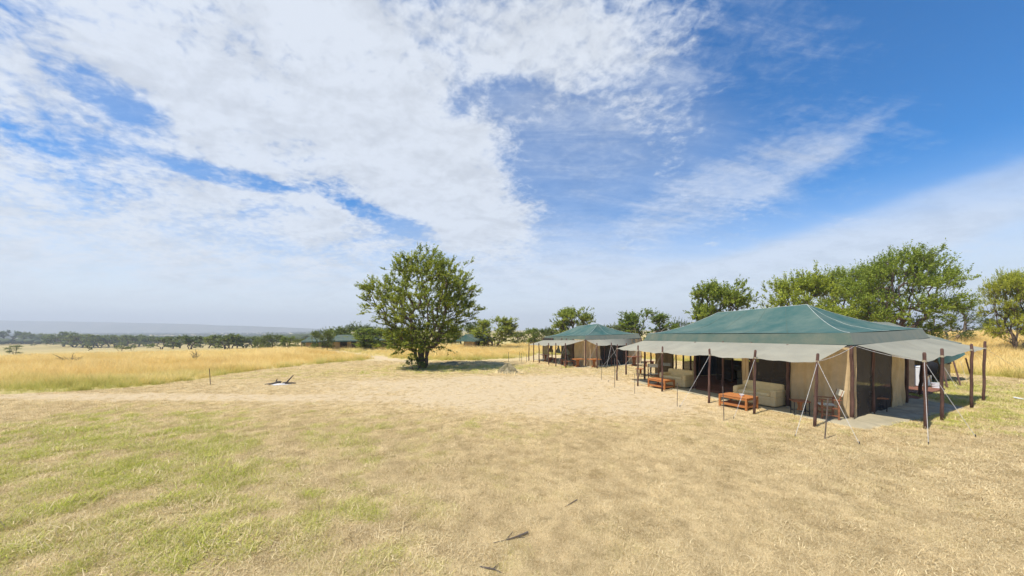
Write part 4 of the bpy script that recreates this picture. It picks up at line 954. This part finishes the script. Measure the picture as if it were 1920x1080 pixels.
# ------------------------------------------------------------------ furniture
def thing_at(name, p, rz, label, cat, group=None): return empty(name, (p.x, p.y, p.z+0.045), rz, label, cat, group)
A_V = R(27.5)     # local +x runs along the side wall direction, local +y along the front
def make_sofa(p, rz, label):
    e = thing_at('sofa', p, rz, label, 'sofa', 'khaki covered sofas on the veranda')
    w, d = 1.55, 0.95      # faces -x ; width along y
    def soft(k, c, s, bev): k.box(c, s, bev=bev)
    k = LM(); soft(k, (0, 0, 0.20), (d, w, 0.36), 0.03); k.build('base', MT['sofa'], e)
    k = LM(); soft(k, (-0.10, 0, 0.43), (0.74, w-0.36, 0.13), 0.04); k.build('seat_cushion', MT['sofa'], e)
    k = LM(); soft(k, (d/2-0.14, 0, 0.59), (0.27, w-0.06, 0.46), 0.05); k.build('backrest', MT['sofa'], e)
    for s in (-1, 1):
        k = LM(); soft(k, (-0.03, s*(w/2-0.09), 0.49), (d-0.07, 0.185, 0.28), 0.04); k.build('armrest', MT['sofa'], e)
    return e
def make_coffee(p, rz, label):
    e = thing_at('coffee_table', p, rz, label, 'table', 'orange slatted coffee tables')
    w, d, h = 0.78, 1.05, 0.46; lx, ly = w/2-0.04, d/2-0.04
    n = 6
    for i in range(n):
        k = LM(); k.box((-w/2+(i+0.5)*w/n, 0, h-0.015), (w/n-0.014, d, 0.028), bev=0.005); k.build('slat', MT['orange'], e)
    for sx_ in (-1, 1):
        for sy in (-1, 1):
            k = LM(); k.box((sx_*lx, sy*ly, (h-0.03)/2), (0.065, 0.065, h-0.03)); k.build('leg', MT['orange'], e)
        for z in (h-0.068, 0.12):
            k = LM(); k.box((sx_*lx, 0, z), (0.04, 2*ly-0.067, 0.07)); k.build('rail', MT['orange'], e)
            k = LM(); k.box((0, sx_*ly, z), (2*lx-0.067, 0.04, 0.07)); k.build('rail', MT['orange'], e)
    k = LM(); k.box((0, 0, 0.15), (2*lx-0.045, 2*ly-0.045, 0.02)); k.build('shelf', MT['wood'], e)
    return e
def make_side_table(p, rz, label, top='wood'):
    e = thing_at('side_table', p, rz, label, 'side table', 'small wooden side tables with iron legs')
    k = LM(); k.box((0, 0, 0.47), (0.50, 0.40, 0.045), bev=0.012); k.build('top', MT[top], e)
    for sx_ in (-1, 1):
        for sy in (-1, 1):
            k = LM(); k.box((sx_*0.21, sy*0.16, 0.222), (0.022, 0.022, 0.445)); k.build('leg', MT['iron'], e)
        k = LM(); k.box((0, sx_*0.16, 0.13), (0.398, 0.018, 0.018)); k.build('rail', MT['iron'], e)
        k = LM(); k.box((sx_*0.21, 0, 0.13), (0.018, 0.298, 0.018)); k.build('rail', MT['iron'], e)
        k = LM(); k.box((sx_*0.08, -0.16, 0.29), (0.012, 0.012, 0.30)); k.build('rail', MT['iron'], e)
    k = LM(); k.add([(-0.09, -0.012, 0.445), (0.09, -0.012, 0.445), (0.05, -0.012, 0.28), (0.08, -0.012, 0.14), (-0.08, -0.012, 0.14), (-0.05, -0.012, 0.28), (-0.09, 0.012, 0.445), (0.09, 0.012, 0.445), (0.05, 0.012, 0.28), (0.08, 0.012, 0.14), (-0.08, 0.012, 0.14), (-0.05, 0.012, 0.28)],
                    [(0, 1, 2, 5), (5, 2, 3, 4), (6, 11, 8, 7), (11, 10, 9, 8), (0, 5, 11, 6), (5, 4, 10, 11), (1, 7, 8, 2), (2, 8, 9, 3), (3, 9, 10, 4), (0, 6, 7, 1)])
    k.build('panel', MT['orange'], e)
    return e
def make_director(p, rz, label):
    e = thing_at('directors_chair', p, rz, label, 'chair', 'folding safari chairs with cream canvas')     # faces -x
    for sy in (-1, 1):
        y = sy*0.27
        for (x, h_) in ((-0.20, 0.62), (0.22, 0.62)):
            k = LM(); k.box((x, y, h_/2), (0.05, 0.035, h_)); k.build('leg', MT['wood'], e)
        k = LM(); k.box((0, y, 0.64), (0.58, 0.06, 0.03), bev=0.008); k.build('armrest', MT['wood'], e)
        for z in (0.12, 0.36):
            k = LM(); k.box((0.01, y, z), (0.365, 0.025, 0.045)); k.build('rail', MT['wood'], e)
        k = LM(); k.tube([(0.23, y, 0.655), (0.33, y, 0.95)], 0.018, 6); k.build('back_post', MT['wood'], e)
    for z in (0.17, 0.35):
        k = LM(); k.box((-0.20, 0, z), (0.03, 0.50, 0.04)); k.build('rail', MT['wood'], e)
    k = LM(); k.sheet(lambda s, t: Vector((lerp(-0.21, 0.22, s), lerp(-0.255, 0.255, t), 0.44-0.03*math.sin(math.pi*t))), 5, 8); k.build('seat', MT['cream'], e, smooth=True)
    k = LM(); k.box((0.315, 0, 0.86), (0.03, 0.60, 0.20), ry=R(18), bev=0.008); k.build('backrest', MT['cream'], e)
    return e
sof = gp(1450, 768); make_sofa(Vector((sof.x, sof.y, 0))+U*0.78+Vd*0.50+Vector((0, 0, tz(sof.x, sof.y))), A_V, 'khaki covered sofa under the front awning, nearer one beside the black mesh')
sof = gp(1281, 730); make_sofa(Vector((sof.x, sof.y, 0))+U*0.78+Vd*0.50+Vector((0, 0, tz(sof.x, sof.y))), A_V, 'khaki covered sofa at the far left end of the nearest tent veranda')
q = gp(1397.7, 771.5); make_coffee(q+U*0.50+Vd*0.37-Vector((0, 0, 0.03)), A_V, 'orange slatted coffee table in front of the nearer sofa')
q = gp(1244.4, 731.7); make_coffee(q+U*0.50+Vd*0.37-Vector((0, 0, 0.03)), A_V, 'orange slatted coffee table in front of the farther sofa')
make_side_table(gp(1500, 779), R(-22), 'small wooden side table with black iron legs left of the canvas chair')
make_side_table(gp(1643, 772), R(-20), 'side table with black iron legs before the mesh screen on the right side')
make_side_table(gp(1201, 706), R(20), 'small reddish side table at the far left corner of the nearest tent', 'orange')
make_director(gp(1551, 785), R(-28), 'wooden folding chair with cream canvas back near the front corner')
make_director(gp(1225, 716), R(70), 'wooden folding chair with cream back, left of the farther sofa')
make_director(gp(1248, 712), R(60), 'wooden folding chair behind the farther sofa by the beige wall')
# cup on the coffee table
q = gp(1397.7, 771.5)+U*0.34+Vd*0.34; k = MB(); k.tube([(q.x, q.y, q.z+0.478), (q.x, q.y, q.z+0.50), (q.x, q.y, q.z+0.545)], [0.055, 0.06, 0.085], 12)
tag(k.build('bowl', MT['white']), 'small white bowl on the nearer orange coffee table', 'bowl')
# inside the tent: armchairs, table, lamp stand
def make_armchair(p, rz, label):
    e = thing_at('armchair', p, rz, label, 'armchair', 'armchairs inside the nearest tent')
    k = LM(); k.box((0, 0, 0.22), (0.8, 0.8, 0.36), bev=0.04); k.build('base', MT['armchair'], e)
    k = LM(); k.box((0.30, 0, 0.62), (0.2, 0.8, 0.44), bev=0.05); k.build('backrest', MT['armchair'], e)
    for s in (-1, 1):
        k = LM(); k.box((-0.10, s*0.32, 0.50), (0.60, 0.16, 0.2), bev=0.04); k.build('armrest', MT['armchair'], e)
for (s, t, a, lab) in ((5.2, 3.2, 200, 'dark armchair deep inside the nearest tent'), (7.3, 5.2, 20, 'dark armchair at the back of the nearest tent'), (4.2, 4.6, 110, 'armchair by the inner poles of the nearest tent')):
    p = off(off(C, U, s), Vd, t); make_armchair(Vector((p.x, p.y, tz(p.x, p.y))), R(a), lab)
def make_table(p, rz, label, w=1.1, d=0.8, h=0.75, m='wood', group='wooden tables by the second tent'):
    e = thing_at('pedestal_table', p, rz, label, 'table', group)
    k = LM(); k.box((0, 0, h-0.03), (w, d, 0.055), bev=0.01); k.build('top', MT[m], e)
    k = LM(); W2 = 0.22
    pr = [(0.26, 0.0), (0.26, 0.10), (0.12, 0.16), (0.10, 0.42), (0.20, h-0.06)]
    vs = []; n = len(pr)
    for y in (-0.06, 0.06):
        for x, z in pr: vs.append((-x*w*0.9, y, z))
        for x, z in reversed(pr): vs.append((x*w*0.9, y, z))
    N = 2*n; fs = []
    for i in range(n-1): fs.append((i, N-1-i, N-2-i, i+1)); fs.append((N+i, N+i+1, 2*N-2-i, 2*N-1-i))
    for i in range(N): fs.append((i, (i+1) % N, N+(i+1) % N, N+i))
    k.add(vs, fs); k.build('pedestal', MT[m], e)
    return e
def make_bench(p, rz, label, w=1.2):
    e = thing_at('bench', p, rz, label, 'bench', 'wooden benches by the second tent')
    k = LM(); k.box((0, 0, 0.44), (w, 0.3, 0.045), bev=0.01); k.build('seat', MT['wood'], e)
    for s in (-1, 1):
        k = LM(); k.box((s*(w/2-0.12), 0, 0.209), (0.05, 0.26, 0.415)); k.build('leg', MT['wood'], e)
    return e
make_table(gp(1083, 689), R(20), 'orange-brown pedestal table left of the second tent corner', 1.0, 0.8, 0.72, 'orange')
make_table(gp(1114, 689.5), R(20), 'orange-brown pedestal table right of the second tent corner', 1.0, 0.8, 0.72, 'orange')
make_table(gp(1023, 678), R(20), 'small pedestal table at the left end of the second tent', 0.9, 0.8, 0.68)
make_table(gp(1189, 686.5), R(20), 'dark brown table at the right side of the second tent', 1.3, 0.8, 0.85)
make_bench(gp(1058, 685), R(110), 'low bench under the left awning of the second tent')
make_bench(gp(1068, 688), R(20), 'low bench beside the left pedestal table of the second tent')
make_bench(gp(1036, 680), R(110), 'low bench farther along the left side of the second tent')
make_bench(gp(1217, 688), R(20), 'bench standing in the grass right of the second tent', 1.0)
# service items
p = gp(1727, 727)+U*0.1; fr_ = empty('chest_freezer', (p.x, p.y, p.z+0.10), R(20), 'white upright-cornered freezer in the open end of the service tent', 'freezer')
k = LM(); k.box((0, 0, 0.48), (0.95, 0.6, 0.92), bev=0.02); k.build('body', MT['white'], fr_)
k = LM(); k.box((0, 0, 0.985), (0.97, 0.62, 0.07), bev=0.02); k.build('lid', MT['white'], fr_)
p = gp(1757, 731); bk = empty('bucket', p, 0, 'white plastic bucket on the grass beside the service tent', 'bucket')
k = LM(); k.tube([(0, 0, 0), (0, 0, 0.04), (0, 0, 0.34), (0, 0, 0.345)], [0.15, 0.155, 0.19, 0.19], 18); k.build('pail', MT['white'], bk, smooth=False)
for z in (0.12, 0.20, 0.28, 0.34):
    k = LM(); k.tube([(0, 0, z-0.01), (0, 0, z+0.01)], 0.163+z*0.11, 18); k.build('rim', MT['white'], bk)
p = gp(1742, 730); sd = empty('coat_stand', p, R(10), 'wooden easel stand with a black jacket hung over it beside the freezer', 'stand')
for (x0, x1) in ((-0.22, 0.12), (0.22, -0.12)):
    k = LM(); k.tube([(x0, 0, 0), (x1, 0.02*x0, 1.35)], 0.025, 6); k.build('leg', MT['polecut'], sd)
k = LM(); k.tube([(0, 0.3, 0), (0, 0, 1.25)], 0.022, 6); k.build('leg', MT['polecut'], sd)
k = LM(); k.tube([(0, -0.04, 0.72), (0.03, -0.06, 0.85), (0.0, -0.05, 1.1), (0.02, -0.04, 1.3), (0, -0.03, 1.42)], [0.10, 0.20, 0.27, 0.24, 0.06], 10); 
tag(k.build('jacket', MT['black'], None, smooth=True), 'black jacket hanging over the wooden stand in the service tent', 'jacket').location = p

# ------------------------------------------------------------------ small things on the ground
def stake(bx, by, tx, ty, label, r=0.012):
    b = gp(bx, by); k = MB(); k.tube([b-Vector((0, 0, 0.05)), lerp(b, at(tx, ty, b.y), 0.5)+Vector((0.006, 0, 0)), at(tx, ty, b.y)], r, 6)
    tag(k.build('marker_stake', MT['stake']), label, 'stake', 'thin stakes stuck in the ground')
SK = [(1357.5, 789, 1355, 724.5, 'thin stake before the nearer coffee table', 0.014), (1546, 824, 1552.5, 747, 'thin stake before the canvas chair at the front corner', 0.016), (1269.6, 762, 1270, 718, 'thin stake before the farther coffee table', 0.012),
      (1190, 738, 1190, 700, 'thin stake before the far left end of the nearest tent', 0.012), (394.5, 722, 392.5, 691, 'lone thin stake at the edge of the tall grass on the left', 0.018), (1152.5, 726.6, 1152.5, 672, 'tall thin stake on the open ground between the two large tents', 0.014),
      (1127.5, 712, 1128, 682, 'short thin stake before the right awning of the second tent', 0.013), (1052, 692, 1052, 668, 'thin stake before the left awning of the second tent', 0.014), (953.5, 679, 953.5, 660, 'thin stake just behind the termite mound', 0.02),
      (974.5, 677.5, 974, 660, 'thin stake in the grass left of the second tent, nearer of the pair', 0.018), (977.5, 679, 977.5, 662, 'thin stake close to the second tent, right one of the pair', 0.018), (987, 680, 987, 664, 'thin stake beside the leftmost pole of the second tent', 0.018)]
for s in SK: stake(*s)
def blobmesh(rg, rx, ry, rz_, n1=22, n2=10, rough=0.2, top_peak=0.0):
    V = []; Fq = []
    for i in range(n2+1):
        t = i/n2
        for j in range(n1):
            a = 2*math.pi*j/n1; r = (1-t)**0.75 if top_peak else math.cos(t*math.pi/2)
            n_ = 1+rough*(fbm(math.cos(a)*2+5+t*2, math.sin(a)*2+5, 1.3, 3)-0.5)*2
            V.append((math.cos(a)*rx*r*n_, math.sin(a)*ry*r*n_, rz_*(t if not top_peak else t**1.1)*(1+0.25*rough*math.sin(a*3+t*5))-0.04*(1-t)))
    for i in range(n2):
        for j in range(n1): Fq.append((i*n1+j, i*n1+(j+1) % n1, (i+1)*n1+(j+1) % n1, (i+1)*n1+j))
    return V, Fq
p = gp(953, 701); m_ = empty('termite_mound', p, 0, 'grey-brown termite mound with weeds right of the lone acacia', 'mound')
k = LM(); k.add(*blobmesh(None, 0.85, 0.6, 0.66, 34, 16, 0.9, 1)); k.build('mound', MT['mound'], m_, smooth=False)
rg = np.random.RandomState(9)
ww = np_mesh('weeds', *(lambda t: (t[0], t[1]))(tuft(rg, 900, 0.36, 0.014, 1.05, 0.3)), GRASS_SHORT, None)
wo = bpy.data.objects.new('weeds', ww); COL.objects.link(wo); wo.parent = m_; wo['kind'] = 'stuff'
p = gp(850, 683); k = MB(); v_, f_ = blobmesh(None, 1.3, 0.9, 0.28, 24, 8, 0.5, 0); k.add([(a+p.x, b+p.y, c+p.z) for a, b, c in v_], f_)
tag(k.build('earth_mound', MT['mound'], None, True), 'low grassy hump of earth in the shade right of the lone acacia', 'mound')
# campfire
p = gp(528, 721); fi_ = empty('campfire', p, 0, 'burnt-out campfire, white ash with charred logs on the clearing', 'campfire')
k = LM(); k.add(*blobmesh(None, 0.75, 0.50, 0.06, 26, 5, 0.5, 0)); k.build('ash', MT['ash'], fi_, smooth=True)
for pts, r_ in ((([0.22, 0.0, 0.03], [0.36, 0.02, 0.22], [0.62, 0.03, 0.50]), [0.055, 0.042, 0.024]), (([0.2, 0.05, 0.06], [0.5, 0.06, 0.08], [0.72, 0.1, 0.07]), [0.045, 0.04, 0.028]),
                (([-0.5, 0.05, 0.05], [-0.3, 0.12, 0.12], [-0.15, 0.2, 0.10]), [0.04, 0.06, 0.055]), (([-0.1, 0.25, 0.05], [0.1, 0.22, 0.08], [0.2, 0.15, 0.08]), [0.04, 0.045, 0.04]),
                (([-0.42, 0.2, 0.08], [-0.45, 0.25, 0.2], [-0.40, 0.25, 0.26]), [0.035, 0.03, 0.02]), (([-0.9, -0.05, 0.02], [-0.65, -0.02, 0.05], [-0.5, 0.0, 0.05]), [0.02, 0.03, 0.03]), (([-0.6, -0.15, 0.03], [-0.45, -0.1, 0.08], [-0.35, 0.1, 0.08]), [0.03, 0.035, 0.03])):
    k = LM(); k.tube([Vector(q_) for q_ in pts], r_, 7); k.build('log', MT['char'], fi_, smooth=True)
# twigs
def twig(name, pts, r0, label, m='dead', cat='twig', grp='dead twigs and sticks on the ground', sub=None):
    k = MB(); q = [gp(*a)+Vector((0, 0, a_z)) for a, a_z in pts]; k.tube(q, [r0*(1-0.7*i/(len(q)-1)) for i in range(len(q))], 6)
    for (i, px, py, dz) in (sub or []): k.tube([q[i], gp(px, py)+Vector((0, 0, dz))], [r0*0.6, r0*0.2], 5)
    tag(k.build(name, MT[m]), label, cat, grp)
twig('fallen_twig', [((990, 1004), 0.05), ((970, 1012), 0.05), ((948, 1017), 0.03), ((925, 1022), 0.03)], 0.014, 'dark forked twig lying on the foreground grass', sub=[(2, 962, 1000, 0.03), (1, 985, 1012, 0.03)])
twig('fallen_twig', [((1082, 940), 0.03), ((1070, 947), 0.03), ((1060, 952), 0.02)], 0.009, 'short dark twig farther up the foreground grass')
twig('fallen_twig', [((900, 1066), 0.02), ((925, 1074), 0.05), ((945, 1079), 0.02)], 0.014, 'dark twig at the bottom edge of the picture', sub=[(1, 935, 1062, 0.04)])
def dead_shrub(px, py, h, w, label, n=16, seed=1):
    p = gp(px, py); rg_ = random.Random(seed); k = MB()
    for i in range(n):
        a = rg_.uniform(0, 6.28); d = Vector((math.cos(a)*w/2, math.sin(a)*w/2, h*rg_.uniform(0.6, 1.0)))*rg_.uniform(0.6, 1)
        m1 = p+d*0.5+Vector((rg_.uniform(-1, 1), rg_.uniform(-1, 1), 0.5))*0.1*h; k.tube([p, m1, p+d], [0.035, 0.022, 0.008], 5)
        for _ in range(3):
            e_ = m1+Vector((rg_.uniform(-1, 1), rg_.uniform(-1, 1), rg_.uniform(0.2, 1)))*0.35*h; k.tube([m1, e_], [0.015, 0.006], 4)
    tag(k.build('dead_shrub', MT['dead']), label, 'dead shrub', 'leafless dead shrubs')
dead_shrub(130, 683, 1.1, 2.2, 'bare dead shrub in the tall grass on the left', seed=2)
dead_shrub(367, 679, 1.4, 0.8, 'thin dead sapling in the tall grass right of the bare shrub', 7, 3)
dead_shrub(1912, 655, 1.8, 2.6, 'leafless branches by the tree at the right edge', 14, 4)
# small white object of unclear kind at the right edge, built as a plain box
p = gp(1913, 750); k = MB(); k.box((p.x, p.y, p.z+0.06), (0.34, 0.12, 0.05), R(-35), ry=R(12), bev=0.01)
tag(k.build('white_object', MT['white']), 'small white object lying on the grass at the right edge', 'lamp')

scatter_grass()
